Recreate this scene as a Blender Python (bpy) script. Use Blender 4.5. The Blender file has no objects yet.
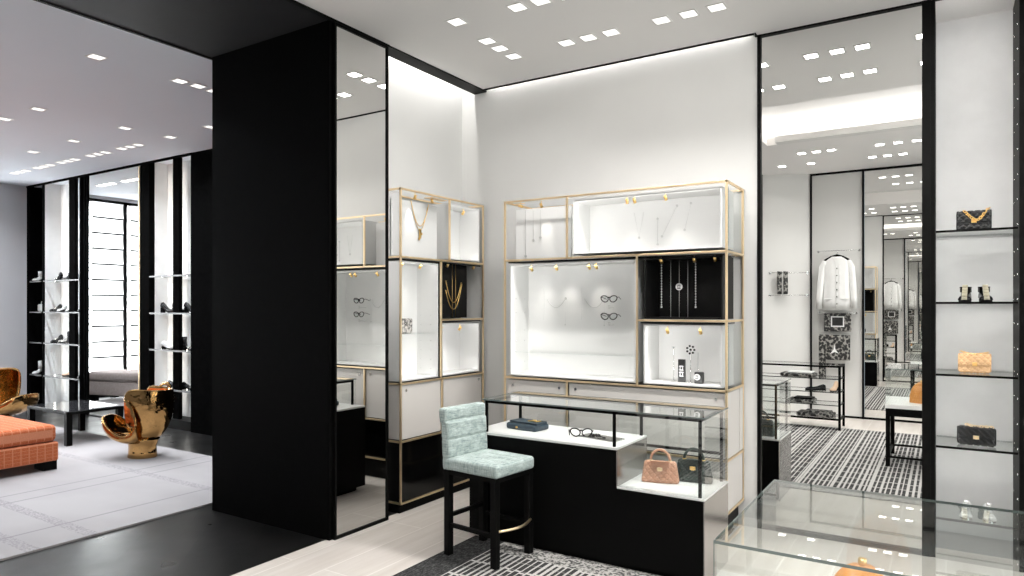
import bpy, math, random
from math import sin, cos, pi, radians, sqrt, atan2
from mathutils import Vector, Matrix
random.seed(7)
sc = bpy.context.scene
COL = sc.collection

# ------------------------------------------------------------------ mesh builder
class MB:
    def __init__(s): s.v=[]; s.f=[]; s.s=[]
    def add(s, vs, fs, smooth=False, T=None):
        o=len(s.v)
        for p in vs:
            p=Vector(p)
            if T is not None: p=T@p
            s.v.append(tuple(p))
        for f in fs:
            s.f.append([i+o for i in f]); s.s.append(smooth)
        return s
    def box(s,x0,x1,y0,y1,z0,z1,T=None):
        x0,x1=min(x0,x1),max(x0,x1); y0,y1=min(y0,y1),max(y0,y1); z0,z1=min(z0,z1),max(z0,z1)
        vs=[(x0,y0,z0),(x1,y0,z0),(x1,y1,z0),(x0,y1,z0),(x0,y0,z1),(x1,y0,z1),(x1,y1,z1),(x0,y1,z1)]
        return s.add(vs,[(0,3,2,1),(4,5,6,7),(0,1,5,4),(1,2,6,5),(2,3,7,6),(3,0,4,7)],False,T)
    def tube(s,pts,r,n=8,closed=False,T=None):
        pts=[Vector(p) for p in pts]; N=len(pts); vs=[]; fs=[]
        rr=r if isinstance(r,(list,tuple)) else [r]*N
        prev=None
        for i,p in enumerate(pts):
            a=pts[(i-1)%N] if (closed or i>0) else p
            b=pts[(i+1)%N] if (closed or i<N-1) else p
            t=(b-a); t=t.normalized() if t.length>1e-9 else Vector((0,0,1))
            if prev is None:
                up=Vector((0,0,1)) if abs(t.z)<.9 else Vector((1,0,0))
                u=t.cross(up).normalized()
            else:
                u=(prev-t*prev.dot(t))
                u=u.normalized() if u.length>1e-6 else t.orthogonal().normalized()
            prev=u; w=t.cross(u)
            for k in range(n):
                a_=2*pi*k/n
                vs.append(p+(u*cos(a_)+w*sin(a_))*rr[i])
        M=N if closed else N-1
        for i in range(M):
            j=(i+1)%N
            for k in range(n):
                l=(k+1)%n
                fs.append((i*n+k,i*n+l,j*n+l,j*n+k))
        if not closed:
            fs.append(tuple(range(n))[::-1]); fs.append(tuple((N-1)*n+k for k in range(n)))
        return s.add(vs,fs,True,T)
    def cyl(s,p0,p1,r0,r1=None,n=20,T=None):
        r1=r0 if r1 is None else r1
        p0=Vector(p0);p1=Vector(p1);t=(p1-p0).normalized()
        u=t.orthogonal().normalized();w=t.cross(u);vs=[]
        for p,r in((p0,r0),(p1,r1)):
            for k in range(n): vs.append(p+(u*cos(2*pi*k/n)+w*sin(2*pi*k/n))*r)
        fs=[(k,(k+1)%n,n+(k+1)%n,n+k) for k in range(n)]
        s.add(vs,fs,True,T)
        o=len(s.v)-2*n
        s.f.append([o+k for k in range(n)][::-1]);s.s.append(False)
        s.f.append([o+n+k for k in range(n)]);s.s.append(False)
        return s
    def loft(s,rings,closed_ends=True,smooth=True,T=None):
        n=len(rings[0]);vs=[p for r in rings for p in r];fs=[]
        for i in range(len(rings)-1):
            for k in range(n):
                l=(k+1)%n
                fs.append((i*n+k,i*n+l,(i+1)*n+l,(i+1)*n+k))
        if closed_ends:
            fs.append(tuple(range(n))[::-1]);fs.append(tuple((len(rings)-1)*n+k for k in range(n)))
        return s.add(vs,fs,smooth,T)
    def grid(s,fn,nu,nv,smooth=True,T=None,cu=False):
        vs=[];fs=[]
        for j in range(nv+1):
            for i in range(nu if cu else nu+1): vs.append(fn(i/nu,j/nv))
        W=nu if cu else nu+1
        for j in range(nv):
            for i in range(nu):
                i2=(i+1)%W if cu else i+1
                fs.append((j*W+i,j*W+i2,(j+1)*W+i2,(j+1)*W+i))
        return s.add(vs,fs,smooth,T)
    def rbox(s,c,size,r,n=(8,4,8),disp=None,T=None):
        """soft box; disp(p,normal)->offset along the normal, p in local coordinates"""
        c=Vector(c);h=Vector(size)/2
        def pt(p):
            q=Vector([max(-(h[i]-r),min(h[i]-r,p[i])) for i in range(3)])
            d=Vector(p)-q
            nn=d.normalized() if d.length>1e-9 else Vector((0,0,1))
            res=q+nn*r
            if disp: res=res+nn*disp(res,nn)
            return res+c
        def lin(hh,k):
            # denser near edges
            L=[-hh,-hh+r*.3,-hh+r*.65,-hh+r]+[-hh+r+(2*hh-2*r)*i/k for i in range(1,k)]+[hh-r,hh-r*.65,hh-r*.3,hh]
            return L
        X=lin(h.x,n[0]);Y=lin(h.y,n[1]);Z=lin(h.z,n[2])
        for sg in(-1,1):
            for (A,B,mk) in ((X,Z,lambda a,b:(a,sg*h.y,b)),(Y,Z,lambda a,b:(sg*h.x,a,b)),(X,Y,lambda a,b:(a,b,sg*h.z))):
                vs=[pt(mk(a,b)) for b in B for a in A];W=len(A);fs=[]
                probe=mk(0,0);ax=[i for i in range(3) if abs(probe[i])>0][0]
                flip=(sg<0)
                if ax==1: flip=not flip
                for j in range(len(B)-1):
                    for i in range(W-1):
                        q=(j*W+i,j*W+i+1,(j+1)*W+i+1,(j+1)*W+i)
                        fs.append(q[::-1] if flip else q)
                s.add(vs,fs,True,T)
        return s
    def build(s,name,mat,parent=None,loc=None,rotz=None,weld=False,solid=None,subd=0,bevel=0):
        me=bpy.data.meshes.new(name);me.from_pydata(s.v,[],s.f);me.polygons.foreach_set('use_smooth',s.s)
        me.update()
        if weld:
            import bmesh
            bm=bmesh.new();bm.from_mesh(me);bmesh.ops.remove_doubles(bm,verts=bm.verts,dist=1e-5)
            bmesh.ops.recalc_face_normals(bm,faces=bm.faces);bm.to_mesh(me);bm.free()
        mats=mat if isinstance(mat,(list,tuple)) else [mat]
        for m in mats: me.materials.append(m)
        o=bpy.data.objects.new(name,me);COL.objects.link(o)
        if parent: o.parent=parent
        if loc: o.location=loc
        if rotz is not None: o.rotation_euler=(0,0,rotz)
        if solid:
            m=o.modifiers.new('solid','SOLIDIFY');m.thickness=solid;m.offset=0
        if bevel:
            m=o.modifiers.new('bevel','BEVEL');m.width=bevel;m.segments=2;m.limit_method='ANGLE'
        if subd:
            m=o.modifiers.new('sub','SUBSURF');m.levels=subd;m.render_levels=subd
        return o

def empty(name,loc=(0,0,0),rotz=0):
    o=bpy.data.objects.new(name,None);COL.objects.link(o);o.location=loc;o.rotation_euler=(0,0,rotz);o.empty_display_size=.05
    return o
def tag(o,label,cat,group=None,kind=None):
    o['label']=label;o['category']=cat
    if group:o['group']=group
    if kind:o['kind']=kind
    return o
def thing(name,label,cat,loc=(0,0,0),rotz=0,group=None):
    return tag(empty(name,loc,rotz),label,cat,group)
def struct(name,mb,mat,**k):
    o=mb.build(name,mat,**k);o['kind']='structure';return o
def dup(root,loc,rotz=None,label=None,group=None):
    r=root.copy();COL.objects.link(r);r.location=loc
    if rotz is not None:r.rotation_euler=(0,0,rotz)
    if label:r['label']=label
    if group:r['group']=group
    for ch in list(root.children):
        c=ch.copy();COL.objects.link(c);c.parent=r
        for g in list(ch.children):
            d=g.copy();COL.objects.link(d);d.parent=c
    return r

# ------------------------------------------------------------------ materials
def principled(name,color,rough=.5,metal=0,spec=.5,emit=None,estr=0,coat=0,sheen=0,trans=0):
    m=bpy.data.materials.new(name);m.use_nodes=True
    b=m.node_tree.nodes['Principled BSDF']
    b.inputs['Base Color'].default_value=(*color,1);b.inputs['Roughness'].default_value=rough
    b.inputs['Metallic'].default_value=metal;b.inputs['Specular IOR Level'].default_value=spec
    if emit: b.inputs['Emission Color'].default_value=(*emit,1);b.inputs['Emission Strength'].default_value=estr
    if coat:b.inputs['Coat Weight'].default_value=coat;b.inputs['Coat Roughness'].default_value=.05
    if sheen:b.inputs['Sheen Weight'].default_value=sheen
    if trans:b.inputs['Transmission Weight'].default_value=trans
    return m
class NT:
    def __init__(s,m): s.t=m.node_tree;s.n=s.t.nodes;s.b=s.n['Principled BSDF'];s.tc=None
    def node(s,ty,**k):
        x=s.n.new(ty)
        for a,b in k.items(): setattr(x,a,b)
        return x
    def link(s,a,b): s.t.links.new(a,b)
    def co(s):
        if not s.tc: s.tc=s.node('ShaderNodeTexCoord').outputs['Object']
        return s.tc
    def m(s,op,a,b=None,c=None):
        x=s.node('ShaderNodeMath',operation=op)
        for i,v in enumerate((a,b,c)):
            if v is None: continue
            if isinstance(v,(int,float)): x.inputs[i].default_value=v
            else: s.link(v,x.inputs[i])
        return x.outputs[0]
    def xyz(s):
        x=s.node('ShaderNodeSeparateXYZ');s.link(s.co(),x.inputs[0]);return x.outputs
    def comb(s,a,b,c):
        x=s.node('ShaderNodeCombineXYZ')
        for i,v in enumerate((a,b,c)):
            if isinstance(v,(int,float)): x.inputs[i].default_value=v
            else: s.link(v,x.inputs[i])
        return x.outputs[0]
    def noise(s,vec=None,scale=5,detail=3,rough=.5):
        x=s.node('ShaderNodeTexNoise');x.inputs['Scale'].default_value=scale;x.inputs['Detail'].default_value=detail;x.inputs['Roughness'].default_value=rough
        s.link(vec if vec is not None else s.co(),x.inputs['Vector']);return x.outputs['Fac']
    def white(s,vec):
        x=s.node('ShaderNodeTexWhiteNoise');x.noise_dimensions='3D';s.link(vec,x.inputs['Vector']);return x.outputs['Value']
    def mix(s,f,a,b):
        x=s.node('ShaderNodeMix',data_type='RGBA')
        if isinstance(f,(int,float)): x.inputs[0].default_value=f
        else: s.link(f,x.inputs[0])
        for i,v in((6,a),(7,b)):
            if isinstance(v,tuple): x.inputs[i].default_value=(*v,1)
            else: s.link(v,x.inputs[i])
        return x.outputs[2]
    def ramp(s,f,stops):
        x=s.node('ShaderNodeValToRGB');s.link(f,x.inputs[0]);e=x.color_ramp.elements
        while len(e)<len(stops): e.new(.5)
        for i,(p,c) in enumerate(stops): e[i].position=p;e[i].color=(*c,1)
        return x.outputs[0]
    def color(s,v): s.link(v,s.b.inputs['Base Color'])
    def bump(s,h,strength=.3,dist=.01):
        x=s.node('ShaderNodeBump');x.inputs['Strength'].default_value=strength;x.inputs['Distance'].default_value=dist
        s.link(h,x.inputs['Height']);s.link(x.outputs[0],s.b.inputs['Normal'])

def mapped(nt,sx,sy,sz):
    x=nt.node('ShaderNodeMapping');x.inputs['Scale'].default_value=(sx,sy,sz);nt.link(nt.co(),x.inputs[0]);return x.outputs[0]

def mottled(name,c1,c2,scale=3,rough=.6,bump=0,**k):
    m=principled(name,c1,rough,**k);n=NT(m);f=n.noise(scale=scale,detail=4)
    n.color(n.ramp(f,[(.35,c1),(.65,c2)]))
    if bump: n.bump(n.noise(scale=scale*30,detail=2),bump,.002)
    return m
WALL=mottled('pale grey wall covering',(.68,.675,.66),(.70,.695,.68),2,.7,.15)
NICHEW=mottled('pale silk wall panel',(.72,.72,.715),(.76,.76,.755),6,.6,.1)
GWALL=mottled('cool grey wall',(.46,.46,.475),(.48,.48,.495),2,.7)
CEIL=mottled('warm ceiling paint',(.87,.85,.835),(.88,.865,.85),.7,.75)
CEILL=mottled('cool ceiling paint',(.82,.86,.93),(.84,.88,.95),.6,.7)
BLACKW=mottled('black linen panel',(.0018,.0018,.0018),(.0028,.0028,.0028),20,.7,.3,spec=.02)
SOFF=mottled('charcoal soffit paint',(.010,.010,.011),(.013,.013,.014),3,.6,spec=.15)
BLK=mottled('black metal',(.0018,.0018,.0018),(.0028,.0028,.0026),8,.5,spec=.07)
BMATTE=mottled('black matte cloth panel',(.0015,.0015,.0015),(.003,.003,.003),20,.95,.2,spec=.0)
SHELFG=mottled('grey metal edge',(.10,.10,.10),(.14,.14,.14),8,.5)
BLKG=principled('black lacquer',(.002,.002,.002),.12,0,.3)
BLKM=mottled('black satin lacquer',(.0008,.0008,.0008),(.0014,.0014,.0014),5,.5,spec=.07)
MATB=mottled('black velvet board',(.004,.004,.004),(.007,.007,.007),9,.5,spec=.15)
WHITE=mottled('white lacquer',(.80,.80,.79),(.82,.82,.81),2,.35)
WHITEP=mottled('off-white drawer front',(.70,.67,.64),(.72,.69,.66),2,.45)
GOLDF=principled('brushed champagne gold',(1.0,.80,.53),.38,1);
GOLDS=principled('bright gold',(1.0,.68,.26),.3,1)
BRASSR=principled('polished cast bronze gold',(.50,.29,.11),.09,1)
n=NT(BRASSR);n.bump(n.noise(scale=9,detail=2),.35,.03)
n=NT(GOLDF);n.link(n.ramp(n.noise(scale=4),[(.3,(.30,)*3),(.7,(.48,)*3)]),n.b.inputs['Roughness'])
CHROME=principled('polished steel',(.75,.75,.75),.15,1)
BRUSH=principled('brushed grey metal',(.50,.49,.48),.22,1)
n=NT(BRUSH);n.bump(n.noise(mapped(n,3,3,40),3,1),.03,.002)
MIRROR=principled('mirror silver',(.88,.88,.87),.0,1)
DMIR=principled('smoked mirror',(.10,.10,.10),.03,1)
def glassmat(name,tint,ior=1.5,boost=1.0):
    m=bpy.data.materials.new(name);m.use_nodes=True;t=m.node_tree;t.nodes.clear()
    o=t.nodes.new('ShaderNodeOutputMaterial');mx=t.nodes.new('ShaderNodeMixShader')
    tr=t.nodes.new('ShaderNodeBsdfTransparent');tr.inputs[0].default_value=(*tint,1)
    gl=t.nodes.new('ShaderNodeBsdfGlossy');gl.inputs['Roughness'].default_value=.0;gl.inputs[0].default_value=(boost,)*3+(1,)
    lw=t.nodes.new('ShaderNodeLayerWeight');lw.inputs[0].default_value=.5
    def mth(op,a,b):
        q=t.nodes.new('ShaderNodeMath');q.operation=op
        for i,v in enumerate((a,b)):
            if isinstance(v,(int,float)): q.inputs[i].default_value=v
            else: t.links.new(v,q.inputs[i])
        return q
    gm=t.nodes.new('ShaderNodeNewGeometry')
    fr=mth('MULTIPLY',mth('ADD',mth('MULTIPLY',mth('POWER',lw.outputs['Facing'],3.3).outputs[0],.9*boost).outputs[0],.085).outputs[0],mth('SUBTRACT',1,gm.outputs['Backfacing']).outputs[0])
    # grease specks keep it procedural: a faint variation of the tint
    nz=t.nodes.new('ShaderNodeTexNoise');nz.inputs['Scale'].default_value=2
    mp=t.nodes.new('ShaderNodeMix');mp.data_type='RGBA';mp.inputs[6].default_value=(*tint,1);mp.inputs[7].default_value=(*[min(1,c*1.01) for c in tint],1)
    t.links.new(nz.outputs['Fac'],mp.inputs[0]);t.links.new(mp.outputs[2],tr.inputs[0])
    t.links.new(fr.outputs[0],mx.inputs[0]);t.links.new(tr.outputs[0],mx.inputs[1]);t.links.new(gl.outputs[0],mx.inputs[2]);t.links.new(mx.outputs[0],o.inputs[0])
    return m
GLASS=glassmat('clear display glass',(.97,.985,.98))
GLASSE=principled('green glass edge',(.15,.18,.17),.2,0,.5)
# floors
STONE=principled('pale veined stone planks',(.6,.57,.53),.28)
n=NT(STONE)
br=n.node('ShaderNodeTexBrick');br.inputs['Scale'].default_value=1;br.inputs['Mortar Size'].default_value=.006;br.inputs['Brick Width'].default_value=1.5;br.inputs['Row Height'].default_value=.3
br.offset=.37;x,y,z=n.xyz();n.link(n.comb(y,x,0),br.inputs['Vector'])
br.inputs['Color1'].default_value=(.58,.535,.49,1);br.inputs['Color2'].default_value=(.66,.615,.57,1);br.inputs['Mortar'].default_value=(.78,.74,.70,1)
vein=n.noise(n.comb(n.m('MULTIPLY',x,9),n.m('MULTIPLY',y,.9),0),1.6,6,.6)
vc=n.ramp(vein,[(.38,(.54,.49,.44)),(.62,(.72,.68,.64))])
mx=n.node('ShaderNodeMix',data_type='RGBA',blend_type='MIX');mx.inputs[0].default_value=.4;n.link(br.outputs[0],mx.inputs[6]);n.link(vc,mx.inputs[7]);n.color(mx.outputs[2])
DARKW=principled('black stained oak boards',(.02,.02,.02),.32,0,.12)
n=NT(DARKW);x,y,z=n.xyz()
br=n.node('ShaderNodeTexBrick');br.inputs['Scale'].default_value=1;br.inputs['Mortar Size'].default_value=.002;br.inputs['Brick Width'].default_value=.75;br.inputs['Row Height'].default_value=.14;br.offset=.5
mp=n.node('ShaderNodeMapping');mp.inputs['Rotation'].default_value=(0,0,radians(45));n.link(n.co(),mp.inputs[0]);n.link(mp.outputs[0],br.inputs['Vector'])
br.inputs['Color1'].default_value=(.004,.004,.004,1);br.inputs['Color2'].default_value=(.011,.0105,.010,1);br.inputs['Mortar'].default_value=(.004,.004,.004,1)
n.color(br.outputs[0]);gr=n.noise(mp.outputs[0],3,3,.5);n.link(n.ramp(gr,[(.3,(.27,)*3),(.7,(.36,)*3)]),n.b.inputs['Roughness']);n.bump(br.outputs['Fac'],.2,.002)
# plaid carpet (dark dashes in columns that run along y, pale threads across)
PLAID=principled('black and white woven carpet',(.1,.1,.1),.95,0,.1)
n=NT(PLAID);x,y,z=n.xyz()
jit=n.m('MULTIPLY',n.m('SUBTRACT',n.noise(n.comb(n.m('MULTIPLY',x,60),n.m('MULTIPLY',y,8),0),1,2),.5),.006)
xs=n.m('ADD',x,jit)
cell=n.m('FLOOR',n.m('DIVIDE',xs,.042));fx=n.m('FRACT',n.m('DIVIDE',xs,.042))
rc=n.white(n.comb(cell,3,0))
wide=n.m('ADD',.18,n.m('MULTIPLY',rc,.42))
stripe=n.m('LESS_THAN',fx,wide)
big=n.m('FLOOR',n.m('DIVIDE',xs,.30));bf=n.m('FRACT',n.m('DIVIDE',xs,.30))
bigs=n.m('LESS_THAN',bf,.065)
rowoff=n.m('MULTIPLY',n.white(n.comb(cell,9,0)),.05)
fy=n.m('FRACT',n.m('DIVIDE',n.m('ADD',y,rowoff),.24))
thr=n.m('LESS_THAN',fy,.08)
fy2=n.m('FRACT',n.m('DIVIDE',y,.12));thr2=n.m('MULTIPLY',n.m('LESS_THAN',fy2,.10),.25)
pale=n.m('MAXIMUM',n.m('MAXIMUM',stripe,bigs),n.m('MAXIMUM',thr,thr2))
fuzz=n.noise(scale=160,detail=2)
dark=n.ramp(fuzz,[(.35,(.018,.018,.018)),(.7,(.06,.06,.06))]);lite=n.ramp(fuzz,[(.3,(.28,.27,.26)),(.65,(.58,.57,.55))])
pl=n.mix(pale,dark,lite)
brd=n.m('LESS_THAN',x,-2.60);bcol=n.ramp(n.noise(n.comb(n.m('MULTIPLY',x,1.5),n.m('MULTIPLY',y,.4),0),60,3,.8),[(.45,(.018,.018,.018)),(.70,(.11,.11,.11))])
pl=n.mix(brd,pl,bcol)
brf=n.m('GREATER_THAN',y,3.82);fcol=n.ramp(n.noise(scale=55,detail=3),[(.42,(.06,.06,.06)),(.56,(.40,.39,.37))])
pl=n.mix(n.m('MULTIPLY',brf,n.m('GREATER_THAN',x,-2.60)),pl,fcol)
n.color(pl);n.bump(fuzz,.4,.003)
# lounge rug
LRUG=principled('pale grey wool rug',(.6,.59,.61),.95,0,.1)
n=NT(LRUG);x,y,z=n.xyz()
def near(a,v,w): return n.m('LESS_THAN',n.m('ABSOLUTE',n.m('SUBTRACT',a,v)),w)
lines=None
for v in(-6.86,-6.60,-9.9,-9.6,-5.62):
    q=near(x,v,.012);lines=q if lines is None else n.m('MAXIMUM',lines,q)
dots=n.m('GREATER_THAN',n.noise(scale=55,detail=2),.5)
for v in(2.16,2.54,3.74,1.0):
    q=n.m('MULTIPLY',near(y,v,.045),n.m('MULTIPLY',dots,.8));lines=n.m('MAXIMUM',lines,q)
base=n.ramp(n.noise(n.comb(n.m('MULTIPLY',x,.35),n.m('MULTIPLY',y,.6),0),2,3),[(.35,(.27,.257,.258)),(.65,(.33,.315,.315))])
n.color(n.mix(n.m('MULTIPLY',lines,.75),base,(.19,.175,.19)));n.bump(n.noise(scale=200,detail=1),.4,.003)
ORG=principled('orange woven bouclé',(.6,.2,.08),.9,0,.1,sheen=.06)
n=NT(ORG);x,y,z=n.xyz()
g=None
for a,s in((x,.07),(y,.07),(z,.033)):
    q=n.m('LESS_THAN',n.m('FRACT',n.m('DIVIDE',a,s)),.12);g=q if g is None else n.m('MAXIMUM',g,q)
wv=n.noise(scale=90,detail=2)
n.color(n.mix(n.m('MULTIPLY',g,.55),n.ramp(wv,[(.3,(.36,.085,.03)),(.7,(.50,.14,.06))]),(.62,.28,.17)));n.bump(wv,.5,.006)
TEAL=principled('pale teal tweed',(.4,.55,.53),.9,0,.15,sheen=.2)
n=NT(TEAL);x,y,z=n.xyz()
st=n.noise(n.comb(n.m('MULTIPLY',x,130),n.m('MULTIPLY',y,18),n.m('MULTIPLY',z,18)),1,3,.7)
st2=n.noise(n.comb(n.m('MULTIPLY',x,12),n.m('MULTIPLY',y,14),n.m('MULTIPLY',z,150)),1,3,.7)
nrm=n.node('ShaderNodeNewGeometry')
n.color(n.mix(.5,n.ramp(st,[(.35,(.15,.205,.20)),(.62,(.50,.58,.56))]),n.ramp(st2,[(.35,(.20,.26,.25)),(.62,(.52,.60,.58))])))
n.bump(st2,.6,.006)
BENCH=mottled('blush grey upholstery',(.42,.36,.34),(.48,.41,.39),30,.9,.4)
CREAM=mottled('patterned cushion weave',(.55,.45,.30),(.25,.18,.10),14,.9,.4)
BLIND=principled('white blind cloth',(.9,.9,.88),.8)
n=NT(BLIND);n.color(n.ramp(n.noise(scale=40),[(.3,(.86,.86,.85)),(.7,(.92,.92,.91))]))
tl=n.node('ShaderNodeBsdfTranslucent');tl.inputs[0].default_value=(.95,.95,.93,1);ms=n.node('ShaderNodeMixShader');ms.inputs[0].default_value=.75
n.link(n.b.outputs[0],ms.inputs[1]);n.link(tl.outputs[0],ms.inputs[2]);n.link(ms.outputs[0],n.n['Material Output'].inputs[0])
LEATHB=mottled('black grained leather',(.004,.0045,.005),(.008,.0085,.0095),30,.18,.1)
LEATHD=mottled('deep green black leather',(.010,.022,.018),(.018,.032,.027),30,.35,.2)
LEATHN=mottled('navy leather',(.022,.038,.055),(.032,.052,.07),30,.4,.2)
LEATHT=mottled('rose tan leather',(.56,.29,.19),(.64,.35,.23),30,.3,.2)
LEATHP=mottled('peach satin leather',(.66,.40,.20),(.72,.46,.25),30,.3,.2)
LEATHO=mottled('amber brown leather',(.60,.24,.05),(.70,.30,.08),20,.35,.2)
BNW=mottled('black and white patterned leather',(.02,.02,.02),(.75,.72,.68),38,.35)
SHOEW=mottled('white shoe leather',(.75,.75,.74),(.82,.82,.81),10,.4)
SHOET=mottled('tan shoe leather',(.60,.40,.28),(.68,.48,.34),10,.5)
PEARL=principled('ivory strap beads',(.42,.39,.29),.4)
COTTON=mottled('white cotton cloth',(.78,.78,.77),(.84,.84,.83),5,.85,.3)
PRINT=principled('black and white printed silk',(.1,.1,.1),.6)
n=NT(PRINT);vo=n.node('ShaderNodeTexVoronoi');vo.inputs['Scale'].default_value=28;n.link(n.co(),vo.inputs['Vector'])
n.color(n.ramp(vo.outputs['Distance'],[(.52,(.010,.010,.010)),(.72,(.30,.29,.27))]))
LEDM=principled('lamp lens',(1,1,1),.5,emit=(1,.97,.92),estr=2.5)
LEDW=principled('light strip diffuser',(1,1,1),.5,emit=(1,.95,.84),estr=7)
FRAMEW=mottled('white lamp trim',(.78,.77,.75),(.8,.79,.77),5,.5)
CARD=principled('black card',(.012,.012,.012),.45)
INK=principled('white print',(.85,.85,.85),.6)
SILV=principled('silver jewellery',(.62,.62,.61),.45,.35)
DSILV=principled('dark acetate',(.02,.02,.02),.2)
FACE=principled('white watch face',(.8,.8,.8),.3)
BLUEM=mottled('pale blue paper',(.35,.55,.8),(.4,.6,.85),5,.6)

# ------------------------------------------------------------------ lights
def area(name,loc,direction,sx,sy,power,color=(1,.98,.955),spread=180,parent=None):
    L=bpy.data.lights.new(name,'AREA');L.shape='RECTANGLE';L.size=sx;L.size_y=sy;L.energy=power;L.color=color;L.spread=radians(spread)
    o=bpy.data.objects.new(name,L);COL.objects.link(o);o.location=loc
    o.rotation_euler=Vector(direction).to_track_quat('-Z','Y').to_euler()
    if parent:o.parent=parent
    return o
def spot(name,loc,direction,power,angle=50,blend=.8,color=(1,.95,.88),parent=None,r=.008):
    L=bpy.data.lights.new(name,'SPOT');L.energy=power;L.spot_size=radians(angle);L.spot_blend=blend;L.color=color;L.shadow_soft_size=r
    o=bpy.data.objects.new(name,L);COL.objects.link(o);o.location=loc
    o.rotation_euler=Vector(direction).to_track_quat('-Z','Y').to_euler()
    if parent:o.parent=parent
    return o

# ================================================================== ROOM SHELL
ZC=3.68; YB=5.30; YO=-.66; XR=3.0; XM=-3.65
B=lambda *a: MB().box(*a)
struct('floor',B(-3.71,XR+.1,YO-.5,6.0,-.1,0),STONE)
struct('floor_lounge',B(-13.3,-3.71,-2.3,6.0,-.1,0),DARKW)
# ceiling of the boutique with its coffer
cx0,cx1,cy0,cy1,cz=-1.9,2.3,1.62,3.36,3.93
m=MB();T_=ZC+.06
m.box(XM,XR,YO-.5,cy0,ZC,T_);m.box(XM,-1.19,cy1,YB-.05,ZC,T_);m.box(-1.19,XR,cy1,YB+.02,ZC,T_);m.box(XM,cx0,cy0,cy1,ZC,T_);m.box(cx1,XR,cy0,cy1,ZC,T_)
m.box(cx0-.1,cx1+.1,cy0-.1,cy1+.1,cz,cz+.04)
m.box(cx0-.04,cx0,cy0-.04,cy1+.04,T_,cz);m.box(cx1,cx1+.04,cy0-.04,cy1+.04,T_,cz);m.box(cx0,cx1,cy0-.04,cy0,T_,cz);m.box(cx0,cx1,cy1,cy1+.04,T_,cz)
struct('ceiling',m,CEIL)
m=MB();m.box(cx0+.12,cx1-.12,cy0+.0,cy0+.16,ZC-.005,ZC+.03);m.box(cx0+.12,cx1-.12,cy0+.145,cy0+.16,ZC+.03,ZC+.07)
struct('trim_cove_lip',m,FRAMEW)
area('cove_strip_light',((cx0+cx1)/2,cy0+.07,ZC+.045),(0,.55,1),cx1-cx0-.4,.05,440)
struct('ceiling_lounge',B(-13.3,-5.06,-2.3,6.0,ZC,ZC+.1),CEILL)
struct('ceiling_soffit',B(-5.06,XM,-2.3,3.42,ZC-.004,ZC+.1),SOFF)
struct('trim_soffit_edge',MB().box(XM-.015,XM+.012,-2.3,3.97,ZC-.016,ZC+.03).box(-5.07,-5.045,-2.3,3.42,ZC-.012,ZC+.03),BLK)
# black column between the rooms
struct('column',MB().box(-5.03,-3.675,3.385,3.62,0,ZC).box(-3.705,-3.675,3.62,3.965,0,ZC),BLACKW)
struct('wall_partition',B(-5.03,-3.98,3.62,5.9,0,ZC+.3),BLACKW)
r=thing('wall_mirror','tall narrow mirror on black column side reflecting the gold display','mirror',(-3.665,3.675,0))
MB().box(0,.008,-.245,.272,.022,ZC-.03).build('mirror_glass',MIRROR,r)
m=MB();m.box(-.008,.018,-.262,-.245,0,ZC-.014);m.box(-.008,.018,.272,.288,0,ZC-.014);m.box(-.008,.018,-.245,.272,0,.022);m.box(-.008,.018,-.245,.272,ZC-.03,ZC-.014)
m.build('mirror_frame',BLK,r)
# wall A (behind the left gold display), slot above it
XA=-3.93
m=MB();m.box(XA-.05,XA,3.62,5.9,0,3.98)
struct('wall_left',m,WALL)
m=MB();m.box(-3.785,XM+.005,3.97,YB+.001,ZC-.012,ZC+.07)
struct('trim_ceiling_band',m,BLK)
struct('ceiling_slot',MB().box(XA-.05,-3.70,3.6,YB+.3,3.94,3.99).box(XA-.05,-3.70,3.58,3.62,ZC,3.94),CEIL)
area('added_recess_light',(-3.80,3.635,1.9),(0,1,-.05),.05,3.2,11)  # added lamp hidden behind the mirror, brightens the side of the left unit
area('slot_strip_light',(-3.80,4.45,3.90),(-.45,0,-1),1.60,.03,20)
# wall B
m=MB();m.box(XA-.05,-1.19,YB,YB+.1,0,3.98)
struct('wall_back',m,WALL)
struct('trim_back_wall_top',MB().box(XM,-1.19,YB-.062,YB-.048,ZC-.012,ZC+.10).box(-1.205,-1.19,YB-.062,YB,ZC-.012,ZC+.1),BLK)
struct('ceiling_added_wash_slot',B(XM-.02,-1.18,YB-.07,YB+.02,ZC+.10,ZC+.13),CEIL)  # cap of an added slot that houses the wash lamp
area('added_wall_wash_light',(-2.42,YB-.038,ZC+.06),(0,.5,-1),2.36,.012,6)  # added lamp, evens out the brightness of the back wall near its top
# mirror bay of wall B
r=thing('wall_mirror','tall wide black-framed mirror between the wide gold display wall and handbag niche','mirror',(-.66,YB,0))
MB().box(-.505,.525,.012,.03,.03,ZC-.012).build('mirror_glass',MIRROR,r)
m=MB();m.box(-.53,-.505,-.01,.05,0,ZC);m.box(-.53,.525,-.01,.05,0,.03);m.box(-.505,.525,-.01,.05,ZC-.014,ZC-.001)
m.build('mirror_frame',BLK,r)
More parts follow.
